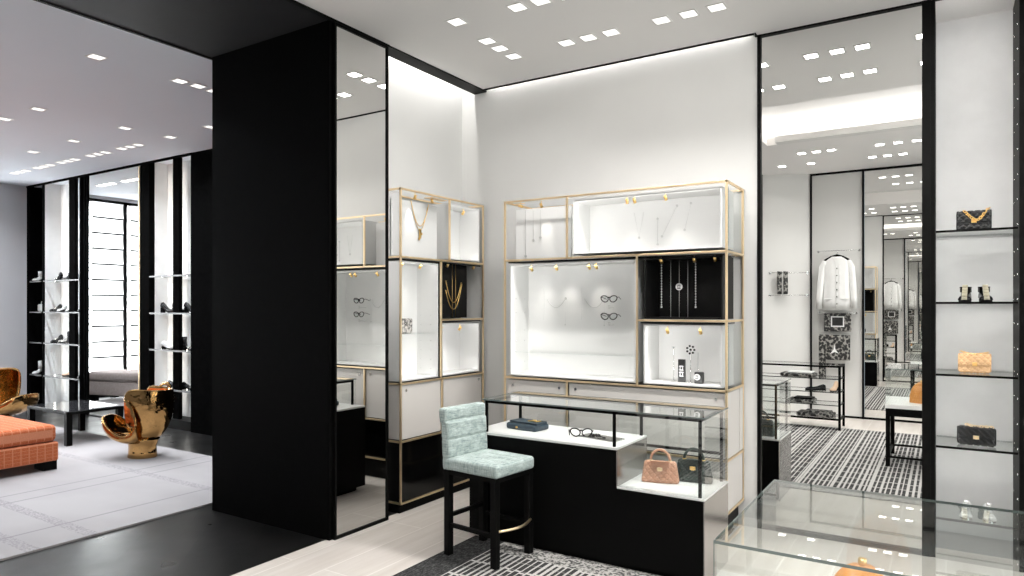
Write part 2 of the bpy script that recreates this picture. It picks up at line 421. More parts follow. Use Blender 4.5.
# post and right-hand niche
NX0,NX1,NY=-.06,.385,5.76
struct('trim_niche_post',MB().box(-.135,-.085,YB-.012,YB+.06,0,ZC).box(-.085,NX0,YB,NY+.1,0,ZC),BLK)
struct('wall_niche_back',B(NX0,NX1,NY,NY+.06,0,ZC),NICHEW)
struct('wall_niche_side',MB().box(NX1,NX1+.06,YB-.012,NY+.1,0,ZC),BLK)
struct('trim_niche_plinth',MB().box(NX0,NX1,YB+.01,NY,0,.055).box(NX0,NX1,YB-.01,YB+.012,0,.07),BRUSH)
struct('ceiling_niche',B(NX0,NX1,YB,NY,ZC,ZC+.05),CEIL)
struct('trim_niche_top',B(NX0,NX1,YB-.012,YB+.01,ZC-.014,ZC),BLK)
area('niche_strip_light',((NX0+NX1)/2,YB+.045,ZC-.02),(0,.3,-1),NX1-NX0-.04,.03,1.5)
area('niche_edge_light',(NX0+.015,YB+.03,1.85),(.5,1,0),.02,3.4,7)
area('niche_edge_light',(NX1-.012,YB+.03,1.85),(-.5,1,0),.02,3.4,5)
struct('wall_back_right',B(NX1+.06,XR,YB,YB+.1,0,ZC),WALL)
struct('wall_right',MB().box(XR,XR+.1,YO-.5,-.2,0,ZC).box(XR,XR+.1,5.0,YB,0,ZC).box(XR,XR+.1,-.2,5.0,3.5,ZC).box(XR,XR+.1,-.2,5.0,0,.25),WALL)
m=MB()
for yy in(-.2,1.5,3.25,4.94): m.box(XR+.01,XR+.07,yy,yy+.06,.25,3.5)
m.box(XR+.01,XR+.07,-.2,5.0,.25,.31);m.box(XR+.01,XR+.07,-.2,5.0,3.44,3.5)
struct('added_window_2',m,BLK)  # added window, out of view, opens the right wall to fill light
struct('added_window_2_glass',B(XR+.03,XR+.036,-.15,4.95,.3,3.45),GLASS)
area('added_fill_daylight',(XR+.4,2.4,1.9),(-1,0,0),5.0,3.2,300,(1,.99,.97))  # added fill lamp outside the added window, lifts ceiling and ambient light
# opposite wall (seen in the mirror)
def slab(name,p,q,z0,z1,mat,t=.06):
    p=Vector(p);q=Vector(q);d=(q-p).normalized();nn=Vector((-d.y,d.x))*t
    a=[q,p,p+nn,q+nn]
    vs=[(v.x,v.y,z) for z in(z0,z1) for v in a]
    nn=None;return struct(name,MB().add(vs,[(0,3,2,1),(4,5,6,7),(0,1,5,4),(1,2,6,5),(2,3,7,6),(3,0,4,7)]),mat)
slab('wall_front',(-1.03,YO,),(-1.74,YO),0,ZC,WALL)
slab('wall_front_angled',(-1.74,YO),(-2.40,-.30),0,ZC,WALL)
slab('wall_front_left',(-2.40,-.30),(-3.3,.0),0,ZC,WALL)
slab('wall_front_end',(-3.3,0),(-3.3,-2.3),0,ZC,BLACKW)
struct('wall_front_right',B(1.25,XR,YO-.06,YO,0,ZC),WALL)
for i,(px_,py_) in enumerate(((-1.03,YO),(-1.74,YO),(-2.40,-.30))):
    w=.012 if i<2 else .022
    struct('trim_%d'%(i+1),B(px_-w,px_+w,py_-.02,py_+.03,0,ZC),BLK)
struct('trim_front_top',MB().box(-1.74,1.25,YO-.01,YO+.02,ZC-.03,ZC),BLK)
struct('baseboard_front',MB().box(-1.74,-1.03,YO-.01,YO+.012,.0,.03),BLK)
r=thing('wall_mirror','wide black-edged mirror on opposite wall, seen only as repeating reflections beside jacket','mirror',(.1,YO,0))
MB().box(-1.11,1.15,-.03,-.002,.03,ZC-.03).build('mirror_glass',MIRROR,r)
MB().box(-1.13,1.17,-.04,.01,0,.03).box(1.14,1.17,-.04,.01,.03,ZC-.03).build('mirror_frame',BLK,r)
# lounge walls
struct('wall_lounge_left',MB().box(-13.15,-13.05,4.42,6.0,0,ZC).box(-13.15,-13.05,-2.3,2.2,0,ZC).box(-13.15,-13.05,2.2,4.42,3.62,ZC),GWALL)
struct('wall_lounge_front',B(-13.2,-3.2,-2.4,-2.3,0,ZC),GWALL)
LX=[-13.05,-12.83,-12.62,-12.48,-11.56,-11.374,-11.056,-9.6,-9.381,-9.233,-8.757,-8.619,-8.356]
YL=5.34
m=MB();m.box(-12.48,-11.056,5.60,5.66,0,ZC);m.box(-9.381,-8.356,5.60,5.66,0,ZC);m.box(-12.479,-12.47,5.37,5.6,0,ZC);m.box(-9.380,-9.37,5.42,5.6,.13,ZC)
struct('wall_lounge_back',m,NICHEW)
m=MB();m.box(-13.05,-12.48,5.60,5.66,0,ZC);m.box(-8.356,-5.0,YL,YL+.4,0,ZC)
struct('wall_lounge_black',m,BMATTE)
m=MB()
m.box(-13.05,-12.96,YL,5.37,0,ZC);m.box(-13.05,-13.03,YL,5.6,0,ZC);m.box(-12.56,-12.48,YL+.02,5.6,0,ZC);m.box(-11.755,-11.57,5.40,5.45,0,ZC);m.box(-11.30,-11.27,YL,5.44,0,ZC)
m.box(-11.17,-11.14,YL,5.44,0,ZC);m.box(-9.6,-9.381,YL,5.6,0,ZC);m.box(-8.905,-8.765,5.40,5.45,0,ZC);m.box(-8.40,-8.356,YL-.0,5.6,0,ZC)
m.box(-11.07,-11.04,YL-.01,5.6,0,ZC)
m.box(-13.05,-8.356,YL-.01,YL+.02,ZC-.03,ZC)
struct('trim_lounge_frames',m,BMATTE)
struct('trim_lounge_plinth',MB().box(-9.381,-8.4,YL+.02,5.6,0,.13),BLKM)
r=thing('wall_mirror','tall lounge mirror between the two shoe niches reflecting white blinds','mirror',(-10.32,YL,0))
MB().box(-.725,.72,.005,.02,.02,ZC-.03).build('mirror_glass',MIRROR,r)
MB().box(-.725,.72,-.01,.02,0,.02).build('mirror_frame',BLK,r)
struct('trim_gold_edge',B(-9.63,-9.605,YL-.012,YL+.01,0,ZC-.04),GOLDF)
for k,(x_,w) in enumerate(((-12.46,.0),(-9.36,0),(-8.76,0))):
    area('niche_side_light',(x_+.02,5.50,1.9),(1,.6,0),.02,3.3,4.5,(1,.96,.88))
area('niche_side_light',(-8.42,5.50,1.9),(-1,.6,0),.02,3.3,4.5,(1,.96,.88))
area('niche_side_light',(-8.92,5.50,1.9),(-1,.6,0),.02,3.3,4.5,(1,.96,.88))
# window with blinds
m=MB();m.box(-13.16,-13.04,4.36,4.42,0,3.62);m.box(-13.16,-13.04,3.68,3.76,0,3.62);m.box(-13.16,-13.04,2.2,2.26,0,3.62);m.box(-13.16,-13.04,2.2,4.42,3.56,3.62)
m.box(-13.16,-13.04,2.2,4.42,0,.10)
struct('window_1',m,BLK)
for (y0,y1,lab) in ((3.78,4.35,'white pleated blind with dark rods, seen in the lounge mirror beside the black mullion'),(2.28,3.66,'wider white blind on the other side of black mullion, a sliver in the lounge mirror')):
    r=thing('roman_blind',lab,'blind',(-13.02,(y0+y1)/2,0))
    h=(y1-y0)/2
    folds=11;zt=3.56;zb=.45
    def f(u,v,h=h):
        z=zb+(zt-zb)*v;ph=(v*folds)%1
        return (.006+.03*(1-ph)**2,-h+2*h*u,z)
    MB().grid(f,2,110).build('blind_cloth',BLIND,r)
    m=MB()
    for k in range(folds):
        z=zb+(zt-zb)*k/folds;m.box(.035,.06,-h,h,z-.014,z+.014)
    m.build('blind_rods',BLK,r)
area('daylight',(-13.5,3.3,1.9),(1,0,0),2.6,3.6,2200,(.93,.97,1.0))

# ================================================================== DOWNLIGHTS
def make_downlight():
    r=thing('ceiling_downlight','x','downlight',(0,0,ZC))
    a=.062
    m=MB()
    for (x0,x1,y0,y1) in((-a,a,-a,-a+.012),(-a,a,a-.012,a),(-a,-a+.012,-a+.012,a-.012),(a-.012,a,-a+.012,a-.012)): m.box(x0,x1,y0,y1,-.004,.0)
    m.build('lamp_trim',FRAMEW,r)
    MB().box(-a+.012,a-.012,-a+.012,a-.012,-.002,-.0005).build('lamp_lens',LEDM,r)
    return r
DL=make_downlight();DLused=[False]
LAMPW=[11.0]
def downlight(x,y,label,group,power=None,spread=130,color=(1,.972,.94)):
    if not DLused[0]:
        DLused[0]=True;o=DL;o.location=(x,y,ZC);o['label']=label;o['group']=group
    else: o=dup(DL,(x,y,ZC),0,label,group)
    area('downlight_lamp',(0,0,-.0045),(0,0,-1),.09,.09,power if power is not None else LAMPW[0],color,spread,parent=o)
ordn=['first','second','third','fourth','fifth','sixth','seventh','eighth','ninth','tenth','eleventh','twelfth','thirteenth','fourteenth','fifteenth']
def row(pts,desc,group,**k):
    for i,(x,y) in enumerate(pts):
        downlight(x,y,'square recessed downlight, %s %s'%(ordn[i],desc),group,**k)
row([(-2.46,4.66),(-2.275,4.66),(-2.09,4.66),(-1.70,4.655),(-1.505,4.655),(-1.31,4.655),(-.92,4.75-.09),(-.73,4.66),(-.55,4.66),(-.14,4.66),(.05,4.66),(.24,4.66)],'from the corner in the row nearest the gold display','downlights over the gold display',power=.7,spread=180)
row([(-2.45,3.93),(-2.27,3.93),(-2.09,3.95),(-1.69,3.97),(-1.49,3.98),(-1.30,3.98),(-.91,3.99),(-.73,4.0),(-.55,4.01),(-.13,4.0),(.06,4.0),(.25,4.0)],'from the left in the row over the counter','downlights over the counter')
row([(-2.955,4.68),(-2.955,4.48),(-2.955,4.305),(-2.94,3.90)],'from the corner in the file along the tall mirror','downlights along the left mirror',power=3.5)
row([(-2.42,.95),(-2.23,.95),(-1.61,.95),(-1.43,.95),(-1.25,.95),(-.70,.95),(-.5,.95),(-.3,.95)],'from the left in the row beyond the ceiling cove','downlights beyond the cove')
row([(-2.0,.2),(-1.61,.2),(-.84,.2),(-.66,.2),(-.48,.2),(.1,.2),(.3,.2)],'from the left in the row by the jacket wall','downlights by the jacket wall')
row([(1.0,4.3),(2.0,4.3),(1.0,.6),(2.0,.6)],'in the far right part of ceiling','downlights at the right end',power=12)
LC=(.91,.95,1.0)
row([(-5.82,2.88),(-5.81,3.59),(-5.80,3.76),(-5.81,3.93)],'from the near end of the file beside the black soffit','lounge downlights by the soffit',color=LC,power=26)
row([(-7.86,3.32),(-7.86,4.20),(-7.82,4.71),(-7.0,4.69),(-8.58,3.30),(-9.0,4.19),(-10.09,4.2)],'scattered single one counted across the lounge ceiling','scattered lounge downlights',color=LC,power=26)
tp=[]
for c in(-8.72,-9.5,-10.3,-11.0,-11.75): tp+=[(c-.19,4.72),(c,4.72),(c+.19,4.72)]
row(tp,'from the right in the far row near the shoe niches','lounge downlights near the shoe niches',color=LC,power=13)
row([(-6,1),(-7.5,1),(-9,1),(-10.5,1),(-12,1.0)],'in the near row of lounge ceiling','near lounge downlights',color=LC,power=40)

# ================================================================== GOLD DISPLAY WALLS
def bar(m,p,q,t=.008):
    x0,x1=min(p[0],q[0])-t,max(p[0],q[0])+t;y0,y1=min(p[1],q[1])-t,max(p[1],q[1])+t;z0,z1=min(p[2],q[2])-t,max(p[2],q[2])+t
    m.box(x0,x1,y0,y1,z0,z1)
def clip_light(root,x,z,y=.05,power=.9,aim=(0,.75,-1)):
    m=MB();m.cyl((x,y,z+.035),(x,y,z),.003,n=6)
    d=Vector(aim).normalized();c=Vector((x,y,z-.004))
    m.cyl(c-d*.02,c+d*.016,.0105,.0125,n=14)
    m.build('spotlight',GOLDS,root)
    if power: spot('accent_spot',tuple(c+d*.02),aim,power*3.2,40,.9,parent=root)
def case_box(root,name,x0,x1,z0,z1,y0,y1,mat,lit=1.0,front=False,back=True,bmat=None):
    t=.012;m=MB()
    m.box(x0,x1,y0,y1,z0,z0+t);m.box(x0,x1,y0,y1,z1-t,z1);m.box(x0,x0+t,y0,y1,z0+t,z1-t);m.box(x1-t,x1,y0,y1,z0+t,z1-t)
    if back:m.box(x0+t,x1-t,y1-t,y1,z0+t,z1-t)
    m.build(name,mat,root)
    if lit:
        w=x1-x0-.06
        area('box_strip_light',((x0+x1)/2,y0+.012,z0+t+.004),(0,1,.55),w,.008,lit*1.15*w,(1,.985,.965),parent=root)
        area('box_strip_light',((x0+x1)/2,y0+.012,z1-t-.006),(0,1,-.5),w,.008,lit*.95*w,(1,.985,.965),parent=root)
        area('box_strip_light',(x0+t+.004,y0+.014,(z0+z1)/2),(.45,1,0),.008,(z1-z0)*.8,lit*.95*(z1-z0),(1,.985,.965),parent=root)
Zs=(.20,.57,1.06,1.55,2.04,2.53)
# ---- right-hand unit (in front of wall_back)
W=1.844;D=.455
GB=thing('display_shelf','wide gold-framed jewellery display wall on the back wall, behind the glass counter','display shelf',(-3.138,4.835,0))
m=MB()
for x in(0,W):
    for y in(0,D): bar(m,(x,y,Zs[0]),(x,y,Zs[5]))
    for z in(Zs[0],Zs[1],Zs[2],Zs[4],Zs[5]): bar(m,(x,0,z),(x,D,z))
bar(m,(W,0,Zs[3]),(W,D,Zs[3]))
bar(m,(.588,0,Zs[4]),(.588,0,Zs[5]));bar(m,(1.181,0,Zs[2]),(1.181,0,Zs[4]));bar(m,(.588,0,Zs[1]),(.588,0,Zs[2]))
for z in(Zs[0],Zs[1],Zs[2],Zs[4],Zs[5]): bar(m,(0,0,z),(W,0,z))
bar(m,(1.181,0,Zs[3]),(W,0,Zs[3]))
bar(m,(0,D,Zs[5]),(W,D,Zs[5]));bar(m,(0,D,Zs[4]),(W,D,Zs[4]));bar(m,(0,.13,Zs[5]),(.11,.13,Zs[5]),.004)
m.build('frame',GOLDF,GB,bevel=.002)
case_box(GB,'display_box',.63,W-.035,Zs[4]+.03,Zs[5]-.03,.02,.32,WHITE,1.0)
MB().box(.03,.56,.13,.145,Zs[4]+.012,Zs[5]-.05).build('back_panel',WHITE,GB)
case_box(GB,'display_box',.035,1.165,Zs[2]+.018,Zs[4]-.03,.02,.32,WHITE,1.0)
case_box(GB,'display_box',1.225,W-.035,Zs[2]+.018,Zs[3]-.03,.02,.32,WHITE,1.0)
case_box(GB,'display_box',1.225,W-.035,Zs[3]+.012,Zs[4]-.025,.03,.32,MATB,0)
# side cladding: board between boxes and the black runner strips over them
m=MB();m.box(.02,W-.02,.02,.30,Zs[4]-.022,Zs[4]-.012);m.box(1.2,W-.02,.02,.30,Zs[3]-.022,Zs[3]-.012);m.box(.02,W-.02,.02,.30,Zs[2]-.012,Zs[2]+.004)
m.build('shelf_board',BLKG,GB)
m=MB();m.box(.02,W-.01,.03,D-.02,Zs[0]+.01,Zs[1]-.01);m.build('base_cabinet',BLKG,GB)
MB().box(.03,W-.03,.06,D-.01,0,Zs[0]-.009).build('plinth',BLKM,GB)
m=MB();m.box(1.2,W-.012,.012,.028,Zs[0]+.012,Zs[1]-.012);m.box(W-.008,W+.002,.02,D-.02,Zs[0]+.012,Zs[1]-.012);m.build('base_panel',WHITEP,GB)
for a,b in((.015,.575),(.602,W-.015)):
    dr=MB().box(a,b,.01,.35,Zs[1]+.014,Zs[2]-.02).build('drawer',WHITEP,GB,bevel=.002)
    for kx in(a+.06,b-.06): MB().cyl((kx,.004,Zs[2]-.06),(kx,.011,Zs[2]-.06),.011).build('lock',CHROME,dr)
m=MB();m.box(W-.008,W+.002,.36,D-.01,Zs[1]+.012,Zs[2]-.012).box(W-.008,W+.002,.02,.34,Zs[1]+.012,Zs[2]-.012)
m.build('side_panel',WHITEP,GB)
MB().box(W-.01,W-.002,.03,D-.02,Zs[2]+.03,Zs[3]-.03).build('side_glass',GLASS,GB);MB().box(W-.01,W-.002,.03,D-.02,Zs[4]+.03,Zs[5]-.03).build('side_glass',GLASS,GB)
# glass shelf in the tall left box
gs=MB().box(.06,1.14,.05,.30,1.27,1.276).build('glass_shelf',GLASS,GB);gs['label']='clear glass shelf'
clip_light(GB,.12,Zs[5]-.03,.06,0,(1,.2,-.3))
clip_light(GB,.335,Zs[5]-.045,.03,.8,(.0,.5,-1))
for x,p in((1.08,1.2),(1.14,0),(1.385,1.2)): clip_light(GB,x,Zs[5]-.07,.05,p,(-.15 if x<1.1 else .1,.75,-1))
for x,p in((.23,1.2),(.465,1.2),(.76,1.2),(.82,0)): clip_light(GB,x,Zs[4]-.072,.05,p,(.0,1.0,-1))
for x,p in((1.352,.5),(1.6,.5),(1.75,0)): clip_light(GB,x,Zs[4]-.045,.05,p,(.1,.75,-1))
for x,p in((1.40,.5),(1.645,.5)): clip_light(GB,x,Zs[3]-.075,.05,p,(0,.75,-1))
m=MB()
for zz in(1.18,1.36,1.45,1.60,1.72):
    for yy in(.1,.24): m.cyl((.0465,yy,zz),(.0485,yy,zz),.004,n=8)
m.build('shelf_pin',CHROME,GB)
# ---- left-hand unit (in front of wall_left): its front looks to +x
WA=1.143;DA=.272
ZA=(.085,.575,1.035,1.54,2.05,2.592)
GA=thing('display_shelf','narrower gold-framed jewellery display wall beside the tall mirror, in the corner','display shelf',(-3.655,4.11,0),pi/2)
m=MB()
for x in(0,WA):
    for y in(0,DA-.012): bar(m,(x,y,ZA[0]),(x,y,ZA[5]))
    for z in(ZA[0],ZA[1],ZA[2],ZA[4],ZA[5]): bar(m,(x,0,z),(x,DA-.012,z))
bar(m,(.634,0,ZA[4]),(.634,0,ZA[5]));bar(m,(.515,0,ZA[2]),(.515,0,ZA[4]));bar(m,(.53,0,ZA[1]),(.53,0,ZA[2]))
for z in(ZA[0],ZA[1],ZA[2],ZA[4],ZA[5]): bar(m,(0,0,z),(WA,0,z))
bar(m,(.515,0,ZA[3]),(WA,0,ZA[3]));bar(m,(0,DA-.012,ZA[5]),(WA,DA-.012,ZA[5]))
bar(m,(.40,.02,ZA[5]-.015),(.62,.09,ZA[5]-.015),.003)
m.build('frame',GOLDF,GA,bevel=.002)
case_box(GA,'display_box',.66,WA-.03,ZA[4]+.02,ZA[5]-.03,.02,.25,WHITE,.9)
MB().box(.012,.60,.115,.127,ZA[4]+.012,ZA[5]-.06).build('back_panel',WHITE,GA)
MB().box(.012,.024,.02,.26,ZA[4]+.012,ZA[5]-.02).build('side_panel',WHITE,GA)
case_box(GA,'display_box',.018,.50,ZA[2]+.018,ZA[4]-.03,.02,.255,WHITE,.9)
case_box(GA,'display_box',.55,WA-.03,ZA[2]+.018,ZA[3]-.03,.02,.25,WHITE,.9)
MB().box(.60,1.045,.115,.127,ZA[3]+.012,ZA[4]-.02).build('back_panel',MATB,GA)['label']='black velvet back panel'
MB().box(.55,WA-.01,.24,.252,ZA[3]+.012,ZA[4]-.02).build('rear_panel',WHITE,GA)
m=MB();m.box(.012,WA-.012,.02,.255,ZA[4]-.024,ZA[4]-.012);m.box(.53,WA-.012,.02,.25,ZA[3]-.022,ZA[3]-.012);m.box(.012,WA-.012,.02,.255,ZA[2]-.008,ZA[2]+.006);m.box(.523,.545,.03,.25,ZA[2]+.02,ZA[4]-.03)
m.build('shelf_board',BLKG,GA)
MB().box(.010,WA-.01,.01,.25,ZA[0]+.012,ZA[1]-.012).build('base_cabinet',BLKG,GA)['label']='black lacquer base cabinet'
MB().box(.02,WA-.02,.03,.24,.0,ZA[0]-.009).build('plinth',BLKM,GA)
for a,b in((.012,.518),(.542,WA-.012)):
    dr=MB().box(a,b,.008,.25,ZA[1]+.014,ZA[2]-.012).build('drawer',WHITEP,GA,bevel=.002)
    kx=a+.06 if a<.1 else b-.05
    MB().cyl((kx,.002,ZA[2]-.055),(kx,.009,ZA[2]-.055),.011).build('lock',CHROME,dr)
MB().box(.03,.49,.05,.23,1.425,1.431).build('glass_shelf',GLASS,GA)
m=MB()
for zz in(1.12,1.2,1.28,1.36,1.50,1.58):
    for yy in(.09,.2): m.cyl((.4855,yy,zz),(.4878,yy,zz),.004,n=8)
m.build('shelf_pin',CHROME,GA)
clip_light(GA,.216,ZA[5]-.035,.035,1.6,(0.1,.5,-1));clip_light(GA,.455,ZA[5]-.035,.05,0,(.6,.3,-.4));clip_light(GA,.90,ZA[5]-.085,.05,.5,(0,.75,-1))
clip_light(GA,.07,ZA[4]-.055,.05,0);clip_light(GA,.30,ZA[4]-.06,.05,.6,(0,.75,-1));clip_light(GA,.67,ZA[4]-.03,.05,.5,(0,.6,-1));clip_light(GA,1.06,ZA[4]-.03,.05,0,(0,.6,-1))
clip_light(GA,.58,ZA[3]-.075,.05,0);clip_light(GA,.85,ZA[3]-.08,.05,.5,(0,.75,-1))

# ================================================================== JEWELLERY
def catenary(p,q,sag,n=18):
    p=Vector(p);q=Vector(q);o=[]
    for i in range(n+1):
        t=i/n;v=p.lerp(q,t);v.z-=sag*4*t*(1-t);o.append(v)
    return o
def strand(name,label,root_loc,rotz,ps,mat,r=.0022,cat='necklace',beads=0):
    m=MB();m.tube(ps,r,6)
    if beads:
        L=len(ps)
        for i in range(0,L-1):
            for k in range(beads):
                c=Vector(ps[i]).lerp(Vector(ps[i+1]),k/beads);m.cyl(c-Vector((0,0,r*1.5)),c+Vector((0,0,r*1.5)),r*1.9,n=6)
    o=m.build(name,mat,None,root_loc,rotz)
    return tag(o,label,cat)
def cc_logo(m,c,r,t,y,T=None):
    """two interlaced open rings facing away from each other, in the xz plane"""
    for s in(-1,1):
        pts=[]
        for k in range(15):
            a=radians(48+ (264)*k/14);pts.append((c[0]+s*(r*.38+ -r*-0.0)+s*r*cos(a)*-1*-1, y, c[1]+r*sin(a)))
        m.tube(pts,t,6,T=T)
# left unit, upper: layered gold necklace with charm   (local frame: rot pi/2)
def GAp(x,y,z): return (-3.655-y,4.11+x,z)
nk=thing('necklace','layered gold chain necklace with hanging charm in the lit upper left gold shelf compartment','necklace',GAp(.36,.105,2.40),pi/2)
m=MB();m.tube(catenary((-.115,0,.14),(.115,0,.13),.20),.003,6);m.tube(catenary((-.10,0,.10),(.10,0,.10),.20),.0022,6);m.build('chain',GOLDS,nk)
m=MB();m.cyl((0,0,-.10),(0,-.006,-.10),.014);m.box(-.012,.012,-.006,.0,-.17,-.10);m.cyl((.018,-.003,-.13),(.018,-.006,-.13),.012);m.cyl((-.01,0,-.175),(-.01,-.004,-.175),.012);m.build('charm',GOLDS,nk)
nk=thing('necklace','double gold chain draped in two curves on the black panel','necklace',GAp(.83,.105,1.80),pi/2)
m=MB();m.tube(catenary((-.115,0,.085),(.115,0,.075),.19),.0042,6);m.tube(catenary((-.115,0,.0),(.125,0,.06),.20),.0042,6);m.build('chain',GOLDS,nk)
m=MB();m.cyl((-.02,.0,-.24),(-.02,.0,.24),.002,n=6);m.cyl((.03,.0,-.24),(.03,.0,.24),.002,n=6);m.build('wire',GOLDS,nk)
# small patterned box bag on the left unit's glass shelf
def bead_chain(m,pts,r=.004,step=1):
    """chain of links along pts"""
    P=[Vector(p) for p in pts]
    for i in range(len(P)-1):
        a,b=P[i],P[i+1];d=(b-a);L=d.length
        if L<1e-6: continue
        t=d.normalized();u=t.orthogonal().normalized();w=t.cross(u)
        if i%2:u,w=w,u
        c=(a+b)/2;q=[]
        for k in range(10):
            an=2*pi*k/10;q.append(c+t*cos(an)*L*.68+u*sin(an)*r*1.5)
        m.tube(q,r*.5,5,closed=True)
def resample(pts,step):
    P=[Vector(p) for p in pts];o=[P[0]];acc=0
    for a,b in zip(P,P[1:]):
        L=(b-a).length;d=0
        while acc+L-d>=step:
            d+=step-acc;acc=0;o.append(a.lerp(b,d/L))
        acc+=L-d
    return o
def flap_bag(name,label,loc,rotz,w,h,d,mat,hard,chain_pts=None,cat='handbag',pattern='diamond',clasp=True,cs=.010,group=None):
    r=thing(name,label,cat,loc,rotz,group)
    per=w/5.0
    def q(p,nn):
        if abs(nn.y)<.5 and abs(nn.z)<.5: return 0
        a=p.x;b=p.z
        if pattern=='diamond': v=min(abs(sin(pi*(a+b)/per)),abs(sin(pi*(a-b)/per)))
        elif pattern=='chevron': v=abs(sin(pi*(b*1.0+a)/(per*.9)))
        else: return 0
        return -.0065*(1-min(1,v*2.0))**1.3
    MB().rbox((0,0,h*.5),(w,d,h),min(d,h)*.28,(44,3,26),q).build('bag_body',mat,r)
    MB().rbox((0,-d*.5-.004,h*.70),(w*.985,.018,h*.60),.008,(44,1,18),q).build('bag_flap',mat,r)
    if clasp:
        m=MB();y=-d*.5-.018
        m.box(-w*.075,w*.075,y,y+.006,h*.38,h*.56)
        for s in(-1,1):
            pts=[(s*w*.016+s*-.0+ w*.045*cos(radians(a))*(-s),y-.002,h*.47+w*.045*sin(radians(a))) for a in range(-130,131,20)]
            m.tube(pts,.0028,6)
        m.build('clasp',hard,r)
    if chain_pts:
        m=MB();P=resample(chain_pts,cs*1.25);bead_chain(m,P,cs*.5);m.build('chain_strap',hard,r)
    return r
bx=thing('box_bag','small black and white patterned box bag on glass shelf of the corner gold unit','handbag',GAp(.17,.12,1.431),pi/2)
MB().rbox((0,0,.063),(.16,.07,.125),.015,(10,3,8)).build('bag_body',BNW,bx)
m=MB();m.cyl((-.01,-.037,.085),(-.01,-.045,.085),.012);m.build('clasp',CHROME,bx)
# right unit, top row
def GBp(x,y,z): return (-3.138+x,4.835+y,z)
for i,(x,z0,z1,l) in enumerate(((.13,2.07,2.47,'longest thin silver chain hanging at the outer left of upper left gold compartment'),(.205,2.20,2.46,'thin silver chain with round drop, middle of upper left compartment of the wide unit'),(.275,2.22,2.46,'short thin silver chain nearest the middle post in the upper left compartment'))):
    r=thing('necklace',l,'necklace',GBp(x,.12,0))
    MB().tube([(0,0,z0),(0,0,z1)],.0016,6).build('chain',SILV,r);MB().cyl((0,-.004,z0+.01),(0,.002,z0+.01),.011,n=14).build('pendant',SILV,r)
for (x,z,l,sh) in ((1.08,2.20,'tiny pale pendant necklace at left in the long top compartment',0),(1.235,2.24,'slim vertical bar pendant necklace in the long top compartment',1),(1.33,2.30,'slanting fine chain right of the bar pendant in the top compartment',2),(1.48,2.36,'rightmost short fine chain in the long top compartment',3)):
    r=thing('necklace',l,'necklace',GBp(x,.29,z))
    if sh==0: pc=[(-.04,0,.2),(0,0,-.0),(.04,0,.2)]
    elif sh==1: pc=[(0,0,.10),(0,0,-.10)]
    elif sh==2: pc=[(.06,0,.13),(-.06,0,-.10)]
    else: pc=[(.02,0,.08),(-.03,0,-.12)]
    MB().tube(pc,.0022 if sh==1 else .0013,6).build('chain',SILV,r)
    m=MB()
    for p in(pc[1 if sh==0 else -1],)+((pc[0],) if sh else ()): m.cyl((p[0],-.004,p[2]),(p[0],.003,p[2]),.0095,n=12)
    m.build('pendant',SILV,r)
# two draped necklaces and two pairs of sunglasses
for x,l in((.33,'fine silver necklace draped in a low curve, nearer the left edge of big white box'),(.69,'fine silver necklace draped in a low curve, next to the sunglasses')):
    r=thing('necklace',l,'necklace',GBp(x,.29,1.66))
    m=MB();m.tube(catenary((-.09,0,.06),(.09,0,.06),.075),.0032,6)
    m.tube([(-.12,0,.15),(-.11,0,.05),(-.12,0,-.12)],.0012,5);m.tube([(.09,0,.06),(.09,0,-.16)],.0012,5)
    m.build('chain',SILV,r)
    m=MB();m.cyl((.095,-.004,.062),(.095,.003,.062),.011);m.cyl((.09,-.004,-.16),(.09,.003,-.16),.006);m.build('pendant',SILV,r)
def sunglasses(label,loc,rotz,s=1):
    r=thing('sunglasses',label,'sunglasses',loc,rotz)
    for sg in(-1,1):
        pts=[]
        for k in range(16):
            a=2*pi*k/16;pts.append((sg*.036*s+ .030*s*cos(a)*(1+.12*sin(a)),0,.024*s*sin(a)+.004*sg*cos(a)*s))
        MB().tube(pts,.0042*s,6,closed=True).build('rim',DSILV,r)
        MB().tube([(sg*.066*s,0,.012*s),(sg*.074*s,.01,.014*s),(sg*.070*s,.03,.012*s),(sg*.06*s,.085*s,-.002)],.003*s,6).build('temple',DSILV,r)
        MB().cyl((sg*.036*s,.001,0),(sg*.036*s,.003,0),.022*s,n=16).build('lens',GLASS,r)
    MB().tube([(-.010*s,0,.008*s),(0,-.003,.013*s),(.010*s,0,.008*s)],.005*s,6).build('bridge',DSILV,r)
    return r
sunglasses('dark-framed sunglasses, upper of two pairs in the big white display box',GBp(.862,.20,1.715),0,1.05)
sunglasses('dark-framed sunglasses, lower of two pairs in the big white display box',GBp(.862,.20,1.575),0,1.05)
for z in(1.65,1.515):
    m=MB();cc_logo(m,(0,0),.012,.0022,0);m.cyl((0,0,-.004),(0,.10,-.004),.003,n=8)
    tag(m.build('display_peg',SILV,None,GBp(.862,.205,z)),'tiny silver emblem peg under the %s sunglasses'%('upper' if z>1.6 else 'lower'),'display peg')
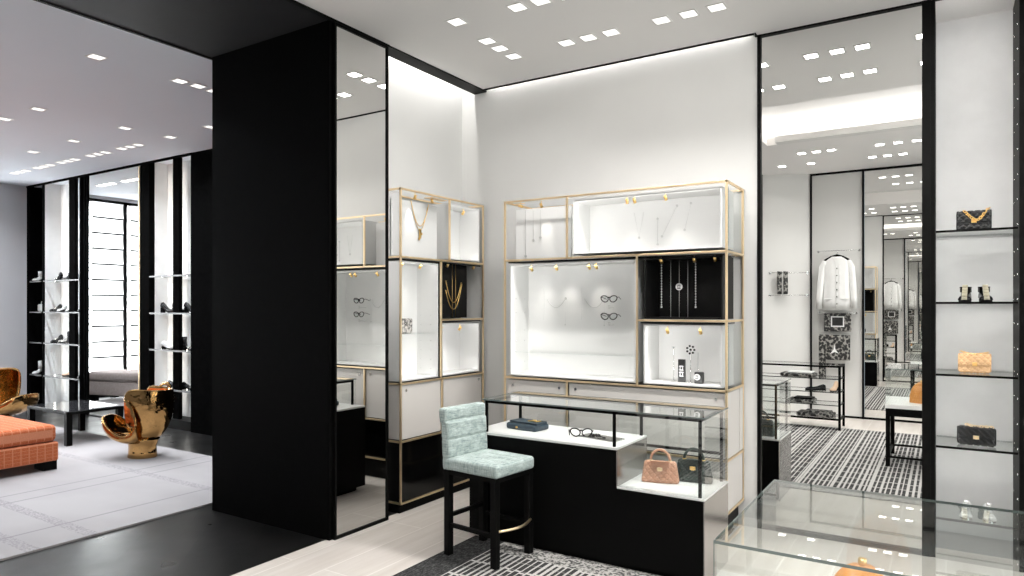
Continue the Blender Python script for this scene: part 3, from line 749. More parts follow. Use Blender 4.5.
# hanging chains in the black box
for x,zb,kind,l in((1.328,1.66,1,'beaded silver chain hanging at the left in the black box'),(1.40,1.555,0,'plain long chain second from left in the black box'),(1.465,1.555,2,'long chain with round white emblem pendant at the centre of black box'),(1.53,1.555,0,'plain long chain right of the emblem pendant in the black box'),(1.588,1.66,1,'beaded silver chain hanging at the right in the black box')):
    r=thing('necklace',l,'necklace',GBp(x,.12,0))
    m=MB()
    if kind==1:
        m.tube([(0,0,zb),(0,0,2.0)],.0016,5)
        z=zb
        while z<2.0: m.cyl((0,0,z),(0,0,z+.011),.0048,n=8);z+=.02
    else: m.tube([(0,0,zb),(0,0,2.0)],.0016,6)
    m.build('chain',SILV,r)
    if kind==2:
        m=MB();m.cyl((0,-.006,1.80),(0,-.002,1.80),.026,n=24);m.build('pendant',INK,r)
        m=MB();cc_logo(m,(0,1.80),.014,.002,-.008);m.build('emblem',CARD,r)
    if kind==1:
        MB().cyl((0,-.003,zb-.01),(0,.003,zb-.01),.007).build('pendant',SILV,r)
# small items in the lower right white box: floor at Zs[2]+.03
zf=Zs[2]+.030
r=thing('display_card','tall black card block with two white emblems standing in lower white box','display card',GBp(1.475,.15,zf))
MB().box(-.026,.026,-.012,.012,0,.17).build('card_block',CARD,r,bevel=.002)
m=MB();cc_logo(m,(0,.105),.016,.0035,-.013);cc_logo(m,(0,.06),.016,.0035,-.013);m.build('emblem',INK,r)
r=thing('watch_stand','small black cube stand with a white round face in the lower white box','watch stand',GBp(1.612,.13,zf))
MB().rbox((0,0,.042),(.062,.05,.084),.008,(3,3,3)).build('stand_block',CARD,r)
m=MB();m.cyl((-.008,-.025,.048),(-.008,-.029,.048),.023,n=20);m.build('watch_face',FACE,r)
m=MB();cc_logo(m,(-.008,.048),.011,.0018,-.031);m.build('emblem',CARD,r)
for x,h,l in((1.405,.26,'slim steel earring stand at left of the tall black card'),(1.535,.23,'slim steel stand with a star-shaped earring, right of the tall black card')):
    r=thing('earring_stand',l,'earring stand',GBp(x,.17,zf))
    MB().cyl((0,0,0),(0,0,.004),.02).cyl((0,0,0),(0,0,h),.003,n=8).build('stand',CHROME,r)
    if x<1.45: MB().box(-.012,.012,-.004,.004,h-.005,h).build('top_bar',CHROME,r)
    else:
        m=MB()
        for k in range(7):
            a=2*pi*k/7;c=(.028*cos(a),0,h+.012+.028*sin(a));m.cyl((c[0],-.004,c[2]),(c[0],.004,c[2]),.0085,n=8)
        m.cyl((0,-.004,h+.012),(0,.004,h+.012),.009,n=8);m.build('earring',DSILV,r)
r=thing('earring_stand','slim steel stand with one drop beside the black cube stand','earring stand',GBp(1.575,.22,zf))
MB().cyl((0,0,0),(0,0,.003),.014).cyl((0,0,0),(0,0,.22),.0025,n=8).build('stand',CHROME,r)

# ================================================================== COUNTER
CX0,CX1,CY0,CY1=-2.89,-1.194,3.985,4.50
XS=-1.748
C=thing('display_counter','stepped black display counter with a glass top case and white ledges, before the gold wall','counter',((CX0+CX1)/2,(CY0+CY1)/2,0))
ox,oy=(CX0+CX1)/2,(CY0+CY1)/2
def Cm(): return MB()
L=lambda x0,x1,y0,y1,z0,z1:(x0-ox,x1-ox,y0-oy,y1-oy,z0,z1)
m=MB();m.box(*L(CX0,XS-.004,CY0,CY1,.045,.748));m.box(*L(XS-.004,CX1-.006,CY0,CY1,.045,.508));m.box(*L(CX0+.06,CX1-.02,CY0+.03,CY1-.05,0,.045))
m.build('counter_body',BLKM,C)
MB().box(*L(XS-.004,XS,CY0+.002,CY1,.52,.748)).build('step_panel',BRUSH,C);MB().box(*L(CX1-.006,CX1,CY0+.001,CY1,.0,.508)).build('side_cladding',BRUSH,C)
m=MB();m.box(*L(CX0,XS,CY0,CY1,.748,.763));m.box(*L(XS,CX1,CY0,CY1,.508,.520));m.build('white_ledge',WHITE,C,bevel=.0015)
ZG=1.0;gx0=CX0+.11
m=MB()
m.box(*L(gx0,CX1,CY0+.004,CY1-.004,ZG-.010,ZG));                     # top sheet
m.box(*L(gx0,XS,CY1-.010,CY1-.004,.763,ZG-.010));m.box(*L(XS,CX1,CY1-.010,CY1-.004,.52,ZG-.010))
m.box(*L(CX1-.008,CX1-.002,CY0+.008,CY1-.01,.52,ZG-.010))
m.box(*L(XS,CX1-.008,CY0+.006,CY0+.012,.52,ZG-.010))
m.build('case_glass',GLASS,C)
m=MB();m.box(*L(gx0,CX1,CY0+.001,CY0+.0035,ZG-.009,ZG-.001));m.box(*L(CX1+.0002,CX1+.002,CY0+.004,CY1-.004,ZG-.009,ZG-.001));m.box(*L(gx0-.003,gx0-.0005,CY0+.004,CY1-.004,ZG-.010,ZG));m.build('glass_edge',GLASSE,C)
m=MB();b_=.0085
def rod(p,q,t=b_):
    bar(m,(p[0]-ox,p[1]-oy,p[2]),(q[0]-ox,q[1]-oy,q[2]),t)
yf,yb=CY0+.03,CY1-.03;zt=ZG-.022;xr=CX1-.035;xl=gx0+.02
rod((xl,yf,zt),(xr,yf,zt));rod((xl,yb,zt),(xr,yb,zt));rod((xl,yf,zt),(xl,yb,zt));rod((xr,yf,zt),(xr,yb,zt))
rod((xl,yf,.763+b_),(xl,yf,zt));rod((xl,yb,.763+b_),(xl,yb,zt));rod((XS-.03,yf,.763+b_),(XS-.03,yf,zt));rod((XS-.03,yb,.763+b_),(XS-.03,yb,zt))
rod((xr,yf,.52+b_),(xr,yf,zt));rod((xr,yb,.52+b_),(xr,yb,zt));rod((XS+.02,yb,.70),(xr,yb,.70))
m.build('case_frame',BLK,C)
# things on the counter
zl=.763
w=thing('clutch_bag','flat navy leather clutch with a small gold emblem on the white counter ledge','clutch',(-2.575,4.27,zl),radians(-8))
MB().rbox((0,0,.022),(.27,.17,.044),.014,(8,6,2)).build('clutch_body',LEATHN,w)
MB().rbox((.0,.01,.051),(.25,.13,.014),.006,(8,6,1)).build('clutch_flap',LEATHN,w)
m=MB();m.tube([(.02,-.02,.061),(.05,.01,.062),(.08,-.01,.062),(.10,.03,.062)],.006,6);m.cyl((.04,.03,.058),(.04,.03,.066),.014);m.cyl((-.03,-.083,.02),(-.03,-.092,.02),.008);m.build('emblem',GOLDS,w)
g=sunglasses('open dark eyeglasses lying on the white counter ledge',(-2.10,4.19,zl+.032),radians(200),1.12)
wt=thing('display_tray','flat grey jewellery tray lying beside eyeglasses on the counter ledge','tray',(-1.97,4.23,zl),radians(-12))
MB().rbox((0,0,.004),(.30,.13,.008),.003,(4,4,1)).build('tray_base',BRUSH,wt)
m=MB()
for k in range(9): 
    a=2*pi*k/9;m.cyl((-.06+.025*cos(a),.02+.025*sin(a),.008),(-.06+.025*cos(a),.02+.025*sin(a),.016),.006,n=8)
m.tube([(-.09,-.01,.012),(-.02,-.03,.02),(.05,-.02,.012)],.004,6)
tag(m.build('bracelet',DSILV,None,(-1.97,4.23,zl),radians(-12)),'small dark beaded bracelet resting on the grey counter tray','bracelet')
def top_handle_bag(name,label,loc,rotz,wb,wt_,h,d,mat,hard):
    r=thing(name,label,'handbag',loc,rotz);per=wb/5.5
    def body(p,nn):
        v=min(abs(sin(pi*(p.x+p.z)/per)),abs(sin(pi*(p.x-p.z)/per)))
        return -.010*(1-min(1,v*1.8))**1.3 if abs(nn.y)>.5 else 0
    mm=MB().rbox((0,0,h/2),(wb,d,h),.02,(48,3,36),body)
    mm.v=[(x*(1-(1-wt_/wb)*max(0,min(1,z/h))),y*(1-.45*max(0,min(1,z/h))),z) for x,y,z in mm.v]
    mm.build('bag_body',mat,r)
    m=MB().rbox((0,0,0),(wt_*.62,.010,h*.42),.005,(8,1,8))
    m.v=[(x*(1-.35*(.5-z/(h*.42))),-d*.5*.72-.002+z*.16*-1*-.35-.006,z+h*.80) for x,y,z in m.v]
    m.build('bag_flap',mat,r)
    m=MB();m.box(-wb*.07,wb*.07,-d*.43-.016,-d*.43-.008,h*.60,h*.74);cc_logo(m,(0,h*.67),.011,.0025,-d*.43-.018);m.build('clasp',hard,r)
    pts=[(wt_*.31*cos(a),0,h*.98+wt_*.36*sin(a)) for a in[pi*k/16 for k in range(17)]]
    pts=[(-wt_*.31,0,h*.85)]+pts[::-1][0:0]+[(pts[i][0]*-1,0,pts[i][2]) for i in range(17)]+[(wt_*.31,0,h*.85)]
    MB().tube(pts,.009,10).build('handle',mat,r)
    m=MB()
    for s in(-1,1): m.cyl((s*wt_*.31,0,h*.97),(s*wt_*.31,0,h*1.03),.013,n=12)
    m.build('handle_ring',hard,r)
    return r
top_handle_bag('handbag','rose tan quilted mini bag with round top handle, in the low glass case',(-1.555,4.235,.52),radians(14),.245,.20,.14,.07,LEATHT,GOLDF)
top_handle_bag('handbag','dark green black quilted mini bag with round handle, behind the tan one',(-1.375,4.36,.52),radians(6),.245,.20,.145,.07,LEATHD,GOLDS)

# ================================================================== STOOL
S=thing('counter_stool','pale teal tweed counter stool with black legs and gold footrest','stool',(-2.565,3.755,.0125),radians(-6))
S.scale=(1,1,.982)
def chan(p,nn):
    return -.006*(1-min(1,abs(sin(pi*(p.y)/.082))*2.5)) if nn.z>.5 else 0
def chanz(p,nn):
    return -.008*(1-min(1,abs(sin(pi*(p.z)/.125))*3.2)) if abs(nn.x)>.5 else 0
MB().rbox((.0,0,.615),(.465,.405,.085),.022,(10,36,3),chan).build('seat',TEAL,S)
mb=MB().rbox((0,0,.0),(.075,.40,.42),.022,(2,8,48),chanz)
mb.v=[(x-.205-(z+.15)*.06-(.010 if z>.115 else 0),y*(1.02 if z>.115 else 1),z+.775) for x,y,z in mb.v]
mb.build('backrest',TEAL,S)
for sx in(-1,1):
    for sy in(-1,1):
        MB().box(sx*.20-.0225,sx*.20+.0225,sy*.175-.0225,sy*.175+.0225,0,.575).build('leg',BLK,S,bevel=.003)
MB().box(-.222,.222,-.195,.195,.545,.575).build('seat_frame',BLK,S)
for sy in(-1,1): MB().box(-.19,.19,sy*.175-.012,sy*.175+.012,.19,.215).build('stretcher',BLK,S)
MB().box(-.212,-.188,-.15,.15,.25,.275).build('stretcher',BLK,S)
pts=[(.222+.045*sin(pi*k/10),-.165+.33*k/10,.235-.0*k) for k in range(11)]
MB().tube(pts,.009,8).build('footrest',GOLDF,S)

# ================================================================== BOUTIQUE RUG
tag(B(-2.85,2.4,.42,4.005,0.0,.012).build('rug',PLAID),'black and white plaid woven carpet under the stool and cases','rug')

# ================================================================== FOREGROUND CASE
K=thing('display_case','low clear glass display case on a black leg table, cut off by the frame edge','display case',(.32,2.24,0))
kx,ky=.85,.385
m=MB()
for sx in(-1,1):
    for sy in(-1,1): m.box(sx*(kx-.025)-.02,sx*(kx-.025)+.02,sy*(ky-.025)-.02,sy*(ky-.025)+.02,.012,.53)
m.build('table_leg',BLK,K)
m=MB();m.box(-kx+.005,kx-.005,-ky+.005,ky-.005,.53,.61);m.build('apron',BLK,K)
m=MB()
for sy in(-1,1): m.box(-kx+.045,kx-.045,sy*(ky-.025)-.01,sy*(ky-.025)+.01,.10,.12)
for sx in(-1,1): m.box(sx*(kx-.025)-.01,sx*(kx-.025)+.01,-ky+.045,ky-.045,.10,.12)
m.build('stretcher',BLK,K)
MB().box(-kx,kx,-ky,ky,.61,.65).build('deck',WHITE,K,bevel=.002)
m=MB();g_=.006
m.box(-kx,kx,-ky,ky,1.010,1.020)
m.box(-kx,-kx+g_,-ky,ky,.65,1.010);m.box(kx-g_,kx,-ky,ky,.65,1.010);m.box(-kx+g_,kx-g_,-ky,-ky+g_,.65,1.010);m.box(-kx+g_,kx-g_,ky-g_,ky,.65,1.010)
m.build('case_glass',GLASS,K)
m=MB()
m.box(-kx-.001,kx,-ky-.0015,-ky-.0003,1.011,1.019);m.box(-kx-.0015,-kx-.0003,-ky,ky,1.011,1.019);m.box(-kx-.001,kx,ky+.0003,ky+.0015,1.011,1.019)
m.box(-kx-.0015,-kx-.0003,-ky,-ky+.006,.65,1.01)
m.build('glass_edge',GLASSE,K)
# amber bag with a domed top
ob=thing('handbag','amber brown quilted bag with domed top inside the foreground glass case','handbag',(-.215,2.33,.65),radians(20))
def dome(u,v):
    a=2*pi*u;h=v
    w=.108*(1-.1*h)*sqrt(max(0,1-(max(0,h-.25)/.75)**2.0))
    d=.06*sqrt(max(0,1-(max(0,h-.5)/.5)**2.2))
    c,s_=cos(a),sin(a)
    cx=abs(c)**.55*(1 if c>=0 else -1);sy=abs(s_)**.55*(1 if s_>=0 else -1)
    q=.004*min(abs(sin(pi*(w*cx+h*.22)/.05)),abs(sin(pi*(w*cx-h*.22)/.05)))
    return (w*cx*(1+q),d*sy*(1+q*14),.22*h)
MB().grid(dome,80,40,cu=True).build('bag_body',LEATHO,ob,weld=True)
m=MB()
m.tube([(.0,-.066,.11),(.0,-.066,.16)],.006,6);cc_logo(m,(0,.135),.02,.004,-.068);m.cyl((0,0,.215),(0,0,.235),.012);m.build('clasp',GOLDS,ob)

# ================================================================== HANDBAG NICHE
for i,(z,l) in enumerate(((2.153,'highest in view, carrying the black bag with gold strap'),(1.683,'at eye level, carrying the black strappy shoes'),(1.209,'carrying the peach bag'),(.735,'carrying the black chevron bag'),(.262,'lowest, carrying the silver shoes'),(2.63,'above the top bag, empty'))):
    if i==5: continue
    r=thing('glass_shelf','glass shelf in handbag niche, %s'%l,'shelf',((NX0+NX1)/2,YB+.02,z))
    w=(NX1-NX0)/2-.003
    MB().box(-w,w,.010,NY-YB-.03,-.010,-.0).build('shelf_glass',GLASS,r)
    MB().box(-w,w,.0,.010,-.013,.001).build('shelf_edge',BLK,r)
    MB().box(-w,w,NY-YB-.035,NY-YB-.030,-.010,.0).build('rear_edge',GLASSE,r)
m=MB();z=.12
while z<3.6: m.cyl((NX1-.006,YB+.06,z),(NX1,YB+.06,z),.006,n=8);m.cyl((NX1-.006,YB+.3,z),(NX1,YB+.3,z),.006,n=8);z+=.158
tag(m.build('shelf_pin_track',CHROME),'file of small steel shelf pins on black side of the handbag niche','shelf fitting')
cx=.155;yb_=5.50
z=2.153
flap_bag('handbag','small black quilted flap bag with gold chain crossing its front, highest niche shelf',(cx,yb_-.04,z),0,.195,.132,.07,LEATHB,GOLDS,
  [(-.055,-.045,.132),(-.03,-.058,.100),(0,-.062,.070),(.02,-.062,.065),(.045,-.055,.09),(.065,-.045,.125),(.088,-.01,.148)],cs=.012)
flap_bag('handbag','peach satin quilted flap bag with a gold chain on top in the niche',(cx+.005,yb_,1.209),0,.185,.135,.07,LEATHP,GOLDS,
  [(-.08,-.02,.147),(-.04,-.035,.135),(0,-.045,.128),(.04,-.035,.135),(.08,-.02,.142)],cs=.008)
flap_bag('handbag','glossy black chevron quilted flap bag with gold chain laid along its top',(cx+.015,yb_-.03,.735),radians(-4),.215,.125,.07,LEATHB,GOLDF,
  [(-.06,0,.135),(-.03,-.02,.13),(0,-.01,.125),(.04,-.02,.13),(.08,-.01,.128),(.10,0,.126)],pattern='chevron',cs=.012)
# footwear
def shoe(name,label,loc,rotz,mat,L=.24,heel=.03,boot=0,strap=None,solemat=None,group=None,sc_=1.0):
    r=thing(name,label,'shoe',loc,rotz,group);r.scale=(sc_,)*3
    rings=[];N=16
    prof=[(-.5,.018,.045,.0),(-.47,.030,.062,0),(-.38,.034,.070,0),(-.25,.031,.062,0),(-.08,.031,.046,0),(.08,.036,.040,0),(.25,.043,.040,0),(.38,.038,.034,0),(.47,.024,.024,0),(.5,.008,.012,0)]
    for (t,wd,ht,_) in prof:
        x=t*L;lift=heel*max(0,min(1,(.1-t)/.45));rg=[]
        for k in range(N):
            a=2*pi*k/N;yy=wd*cos(a);zz=max(-.2,sin(a));zz=ht*zz if zz>0 else 0
            rg.append((x,yy,zz+lift+.012))
        rings.append(rg)
    MB().loft(rings).build('upper',mat,r)
    m=MB();rg=[]
    for z0 in(0,1):
        q=[]
        for k in range(24):
            a=2*pi*k/24;x=L*.51*cos(a);t=x/L;wd=.036+.010*sin(t*3.1);lift=heel*max(0,min(1,(.1-t)/.45))
            q.append((x,wd*sin(a),lift+.012*z0))
        rg.append(q)
    m.loft(rg,smooth=False)
    if heel>.012: m.box(-L*.48,-L*.30,-.022,.022,0,heel+.004)
    m.build('sole',solemat or BLKM,r)
    if boot:
        rg=[]
        for k,(z0,wx,wy) in enumerate(((.05,.055,.036),(.09,.045,.036),(boot,.048,.040))):
            rg.append([(-L*.33+wx*cos(2*pi*i/14),wy*sin(2*pi*i/14),z0+heel) for i in range(14)])
        MB().loft(rg).build('shaft',mat,r)
    if strap:
        m=MB()
        for k in range(5):
            x=L*(.46-.10*k);zz=.026+.021*k
            m.cyl((x,-.016,zz),(x,.016,zz),.0125,n=10)
        m.build('front_strap',strap,r)
    return r
shoe('sandal','black chunky sandal with ivory front straps, one nearer the black post on niche shelf',(.107,5.42,1.683),radians(-95),LEATHB,.17,.02,.085,PEARL,sc_=.92)
shoe('sandal','black chunky sandal with ivory front straps, one nearer the niche side wall',(.215,5.42,1.683),radians(-85),LEATHB,.17,.02,.085,PEARL,sc_=.92)
shoe('pump','pale silver pump with beaded front on lowest niche shelf, one nearer the black post',(.115,5.44,.262),radians(-95),SHOEW,.19,.02,0,SILV,CHROME,sc_=.9)
shoe('pump','pale silver pump with beaded front on lowest niche shelf, one nearer the side wall',(.235,5.44,.262),radians(-85),SHOEW,.19,.02,0,SILV,CHROME,sc_=.9)

# ================================================================== OPPOSITE WALL (seen in the mirror)
def rail(label,x0,x1,z,proj=.09):
    r=thing('wall_rail',label,'rail',((x0+x1)/2,YO,z));w=(x1-x0)/2
    m=MB().tube([(-w,0,0),(-w,proj,0),(w,proj,0),(w,0,0)],.005,8);m.build('rail_tube',CHROME,r)
    m=MB()
    for s in(-1,1): m.cyl((s*w,.0,0),(s*w,.006,0),.018,n=14)
    m.build('rail_mount',CHROME,r);return r
rail('steel hanging rail carrying the white jacket',-1.64,-1.08,2.49)
rail('short steel rail behind the jacket hem carrying printed cloth',-1.63,-1.12,1.56)
# angled panel rails with two dark ties
ang=atan2(-.30-YO,-2.40+1.74)
cxp,cyp=-2.04,-.496
def rail_a(label,z):
    r=thing('wall_rail',label,'rail',(cxp,cyp,z),atan2(-(-.36),-(-.66))*-1 if False else ang+pi)
    w=.28
    MB().tube([(-w,0,0),(-w,.09,0),(w,.09,0),(w,0,0)],.005,8).build('rail_tube',CHROME,r)
    m=MB()
    for s in(-1,1): m.cyl((s*w,.0,0),(s*w,.006,0),.018,n=14)
    m.build('rail_mount',CHROME,r);return r
r1=rail_a('upper steel rail on angled wall panel, holding two dark scarves',2.17)
r2=rail_a('lower steel rail on angled wall panel beneath the dark scarves',1.83)
uv=Vector((cos(ang+pi),sin(ang+pi)));nv=Vector((-uv.y,uv.x))
for k,l in((-.07,'narrow dark folded scarf on the angled panel rail, nearer the corner'),(-.16,'narrow dark folded scarf on the angled panel rail, nearer the rail end')):
    p=Vector((cxp,cyp))+uv*k+nv*.085
    m=MB()
    m.grid(lambda u,v:(-.033+.066*u,.006*sin(v*7)+.006*sin(u*9),-.34+.34*v),6,14);m.grid(lambda u,v:(-.03+.06*u,.012+.006*sin(v*5)+.006*sin(u*9),-.30+.30*v),6,14)
    m.box(-.033,.033,-.004,.016,-.004,.006)
    tag(m.build('scarf',PRINT,None,(p.x,p.y,2.185),ang+pi,solid=.003),l,'scarf')
# jacket on hanger
jx,jy=-1.37,YO+.13
hg=thing('clothes_hanger','black wooden hanger inside the white jacket','hanger',(jx,YO+.09,2.49))
MB().tube([(0,.0,.012),(.012,.0,.006),(.01,0,-.02),(0,.0,-.04),(0,0,-.07)],.003,6).build('hanger_hook',CHROME,hg)
m=MB().tube([(-.19,.03,-.155),(-.08,.03,-.10),(0,.02,-.075),(.08,.03,-.10),(.19,.03,-.155)],[.012,.02,.022,.02,.012],8);m.build('hanger_arm',BLKM,hg)
J=thing('jacket','white collarless button jacket hanging on the rail of opposite wall','jacket',(jx,jy,0))
def jr(z,w,d,n=28): return [(w*cos(2*pi*k/n)*(1+.0*k),d*sin(2*pi*k/n)+.006*sin(k*2.3),z) for k in range(n)]
MB().loft([jr(1.60,.19,.07),jr(1.75,.185,.07),jr(1.95,.172,.068),jr(2.15,.18,.07),jr(2.25,.18,.065),jr(2.32,.165,.055),jr(2.37,.10,.045),jr(2.395,.065,.04)],closed_ends=False).build('jacket_body',COTTON,J,solid=.006)
for s in(-1,1):
    MB().tube([(s*.15,0,2.335),(s*.195,.0,2.24),(s*.218,.01,2.0),(s*.232,.02,1.80),(s*.24,.02,1.62)],[.04,.048,.045,.042,.040],14).build('sleeve',COTTON,J)
m=MB();m.tube([(-.05,.045,2.39),(-.02,.06,2.33),(0,.068,2.28),(0,.074,1.62)],.0045,6);m.build('placket',COTTON,J)
for k in range(6): MB().cyl((0.012,.07,2.22-.105*k),(0.012,.082,2.22-.105*k),.009,n=12).build('button',GOLDF if False else CHROME,J)
for s in(-1,1): MB().rbox((s*.11,.068,1.77),(.11,.01,.02),.004,(3,1,1)).build('pocket',COTTON,J)
# printed garments under the jacket
pg=thing('printed_blouse','black and white printed square of silk with framed centre, directly under the jacket','scarf',(-1.36,YO+.11,1.29))
MB().rbox((0,0,.13),(.37,.02,.27),.008,(8,1,6)).build('cloth',PRINT,pg)
m=MB()
for (x0,x1,z0,z1) in((-.09,.09,.205,.222),(-.09,.09,.065,.082),(-.09,-.073,.082,.205),(.073,.09,.082,.205)): m.box(x0,x1,.009,.013,z0,z1)
m.build('pale_border',INK,pg)
MB().box(-.073,.073,.009,.012,.082,.205).build('dark_centre',CARD,pg)
pg=thing('printed_skirt','longer black and white printed cloth with pale star figure, low on the opposite wall','skirt',(-1.40,YO+.11,.86))
MB().rbox((0,0,.19),(.42,.02,.38),.008,(8,1,6)).build('cloth',PRINT,pg)
m=MB();m.add([(0,.0125,.24),(.012,.0125,.16),(.055,.0125,.10),(.0,.0125,.12),(-.06,.0125,.09),(-.012,.0125,.16)],[(0,1,2,3,4,5)]);m.build('star_figure',INK,pg)
m=MB();m.box(-.215,-.12,.0,.028,-.27,.36);m.build('side_band',PRINT,pg)
dk=MB().loft([[( .07*cos(2*pi*k/12),.04*sin(2*pi*k/12),z) for k in range(12)] for z in(1.40,1.7,2.0,2.1)])
tag(dk.build('dark_coat',BLKM,None,(-2.62,-.10,0)),'dark coat sleeve hanging past the angled panel, seen at the mirror edge','coat')
rail('steel rail holding the dark coat beyond the angled panel',-2.72,-2.55,2.12,.05).location=(-2.62,-.17,2.12)
# black open shelving
G=thing('shelving_unit','open black metal shelving with glass shelves before the clothes wall','shelving unit',(-1.90,.44,0))
m=MB();hx_,hy_=.71,.215
for sx in(-1,1):
    for sy in(-1,1): m.box(sx*hx_-.015,sx*hx_+.015,sy*hy_-.015,sy*hy_+.015,.012,.87)
for z in(.855,.153):
    for sy in(-1,1): m.box(-hx_,hx_,sy*hy_-.012,sy*hy_+.012,z-.012,z+.012)
    for sx in(-1,1): m.box(sx*hx_-.012,sx*hx_+.012,-hy_,hy_,z-.012,z+.012)
for z in(.69,.511,.34):
    for sy in(-1,1): m.box(-hx_,hx_,sy*hy_-.005,sy*hy_+.005,z-.008,z+.002)
    for sx in(-1,1): m.box(sx*hx_-.008,sx*hx_+.008,-hy_,hy_,z-.008,z+.002)
m.build('frame',BLK,G)
for z in(.866,.69,.511,.34,.165): MB().box(-hx_+.012,hx_-.012,-hy_+.012,hy_-.012,z-.006,z+.0).build('glass_shelf',GLASS,G)
def tray(label,x,z,w,mat,pale):
    r=thing('folded_garment',label,'folded garment',(x,.50,z),radians(2))
    MB().rbox((0,0,.026),(w,.28,.05),.018,(6,5,1)).build('fold',mat,r)
    MB().rbox((.03,.0,.062),(w*.7,.22,.022),.008,(6,5,1)).build('top_fold',pale,r);return r
tray('dark folded knit with pale top on the uppermost shelf of black shelving',-1.72,.694,.44,PRINT,COTTON)
tray('dark folded print on the second lowest black shelf',-1.68,.342,.34,PRINT,BLKM)
tray('long dark folded print on the lowest black shelf',-1.50,.168,.46,PRINT,PRINT)
shoe('flat_shoe','low black shoe on middle shelf of the black shelving',(-1.50,.55,.512),radians(180),LEATHB,.26,.012)
shoe('flat_shoe','pale heeled shoe on middle shelf near the end of black shelving',(-1.28,.45,.512),radians(100),SHOET,.22,.05)

# ================================================================== LOUNGE
tag(B(-12.6,-5.18,.2,4.57,0.0,.014).build('rug',LRUG),'large pale grey lounge rug with thin ruled lines','rug')
RZ=.014
def cr(P,n):
    out=[];N=len(P)
    for i in range(N):
        p0,p1,p2,p3=[Vector(P[(i+k-1)%N]) for k in range(4)]
        for k in range(n):
            t=k/n;out.append(.5*((2*p1)+(-p0+p2)*t+(2*p0-5*p1+4*p2-p3)*t*t+(-p0+3*p1-3*p2+p3)*t**3))
    return out
def bronze_chair(label,loc,rotz,s=1.0):
    r=thing('sculptural_chair',label,'chair',loc,rotz);r.scale=s if isinstance(s,tuple) else (s,s,s)
    half=[(.44,.0,.47),(.41,.15,.455),(.29,.26,.36),(.12,.30,.27),(-.03,.31,.31),(-.07,.30,.44),(-.02,.29,.60),(.07,.27,.72),(.0,.25,.775),(-.20,.21,.765),(-.32,.10,.76)]
    pts=half+[(-.34,0,.75)]+[(x,-y,z) for x,y,z in half[:0:-1]]
    R=cr(pts,8)
    NU=len(R);NVv=26
    def f(u,v):
        p=R[int(round(u*NU))%NU]
        hor=sin(v*pi/2)**.75;ver=(1-cos(v*pi/2))**.95
        bul=1+.10*sin(v*pi)*(1 if p.x<0 else .3)
        return (p.x*hor*bul,p.y*hor*(1+.12*sin(v*pi)),.175+(p.z-.175)*ver)
    vs=[];fs=[]
    mb=MB().grid(f,NU,NVv,cu=True)
    mb.build('chair_shell',BRASSR,r,weld=True,solid=.03,subd=1)
    mb=MB().loft([[((.175+dx)*cos(2*pi*k/32),(.155+dx)*sin(2*pi*k/32),z) for k in range(32)] for z,dx in((0,-.01),(.008,0),(.06,-.01),(.13,-.012),(.19,.01),(.215,.03))])
    mb.build('pedestal',BRASSR,r)
    # cast knobbly ear on the rim
    MB().tube([(-.10,-.25,.77),(-.16,-.23,.80),(-.24,-.17,.80),(-.30,-.10,.77)],[.012,.022,.022,.012],10).build('rim_fold',BRASSR,r)
    return r
bronze_chair('polished gold sculptural chair shaped like an open shell, standing alone right of low table',(-7.40,4.14,RZ),radians(-150),(.90,.76,.98))
bronze_chair('polished gold sculptural chair behind the orange daybed, mostly hidden',(-10.70,4.02,RZ),radians(25),(1.12,1.05,1.04))
# low table
T=thing('coffee_table','low square black table with dark glass top on the lounge rug','table',(-9.2,4.30,RZ))
tx,ty=.50,.33
m=MB()
MB().box(-tx,tx,-ty,ty,.365,.398).build('table_frame',BLK,T,bevel=.004)
MB().box(-tx+.02,tx-.02,-ty+.02,ty-.02,.399,.406).build('table_top',principled('dark reflective glass top',(.05,.05,.055),.03,0,1.0,coat=1),T)
for sx in(-1,1):
    for sy in(-1,1): MB().box(sx*(tx-.035)-.032,sx*(tx-.035)+.032,sy*(ty-.035)-.032,sy*(ty-.035)+.032,0,.365).build('leg',BLK,T)
# daybed
Dd=thing('daybed','orange woven upholstered daybed with black block feet, at the picture edge','daybed',(-8.55,2.55,RZ))
dx,dy=.99,.83
MB().rbox((0,0,.185),(2*dx,2*dy,.19),.02,(10,10,3)).build('base',ORG,Dd)
MB().rbox((0,0,.368),(2*dx-.02,2*dy-.02,.165),.045,(12,12,4)).build('seat_cushion',ORG,Dd)
for sx in(-1,1):
    for sy in(-1,1): MB().box(sx*(dx-.12)-.10,sx*(dx-.12)+.10,sy*(dy-.07)-.06,sy*(dy-.07)+.06,0,.09).build('foot',BLKM,Dd)
pc=thing('cushion','small patterned brown cushion lying on the orange daybed','cushion',(-8.47,2.98,.475+RZ),radians(20))
MB().rbox((0,0,.10),(.34,.14,.30),.06,(8,3,8)).build('cushion_cover',CREAM,pc)
pc.rotation_euler=(radians(-14),0,radians(35))
# bench by the window (seen in the mirror)
Bn=thing('bench','blush grey upholstered bench by the window, seen in the lounge mirror','bench',(-12.18,4.12,RZ),radians(-18))
MB().rbox((0,0,.22),(1.25,.56,.24),.02,(8,5,3)).build('base',BENCH,Bn)
MB().rbox((0,0,.42),(1.27,.58,.17),.05,(10,6,3)).build('seat_cushion',BENCH,Bn)
for sx in(-1,1):
    for sy in(-1,1): MB().box(sx*.52-.06,sx*.52+.06,sy*.22-.04,sy*.22+.04,0,.10).build('foot',BLKM,Bn)
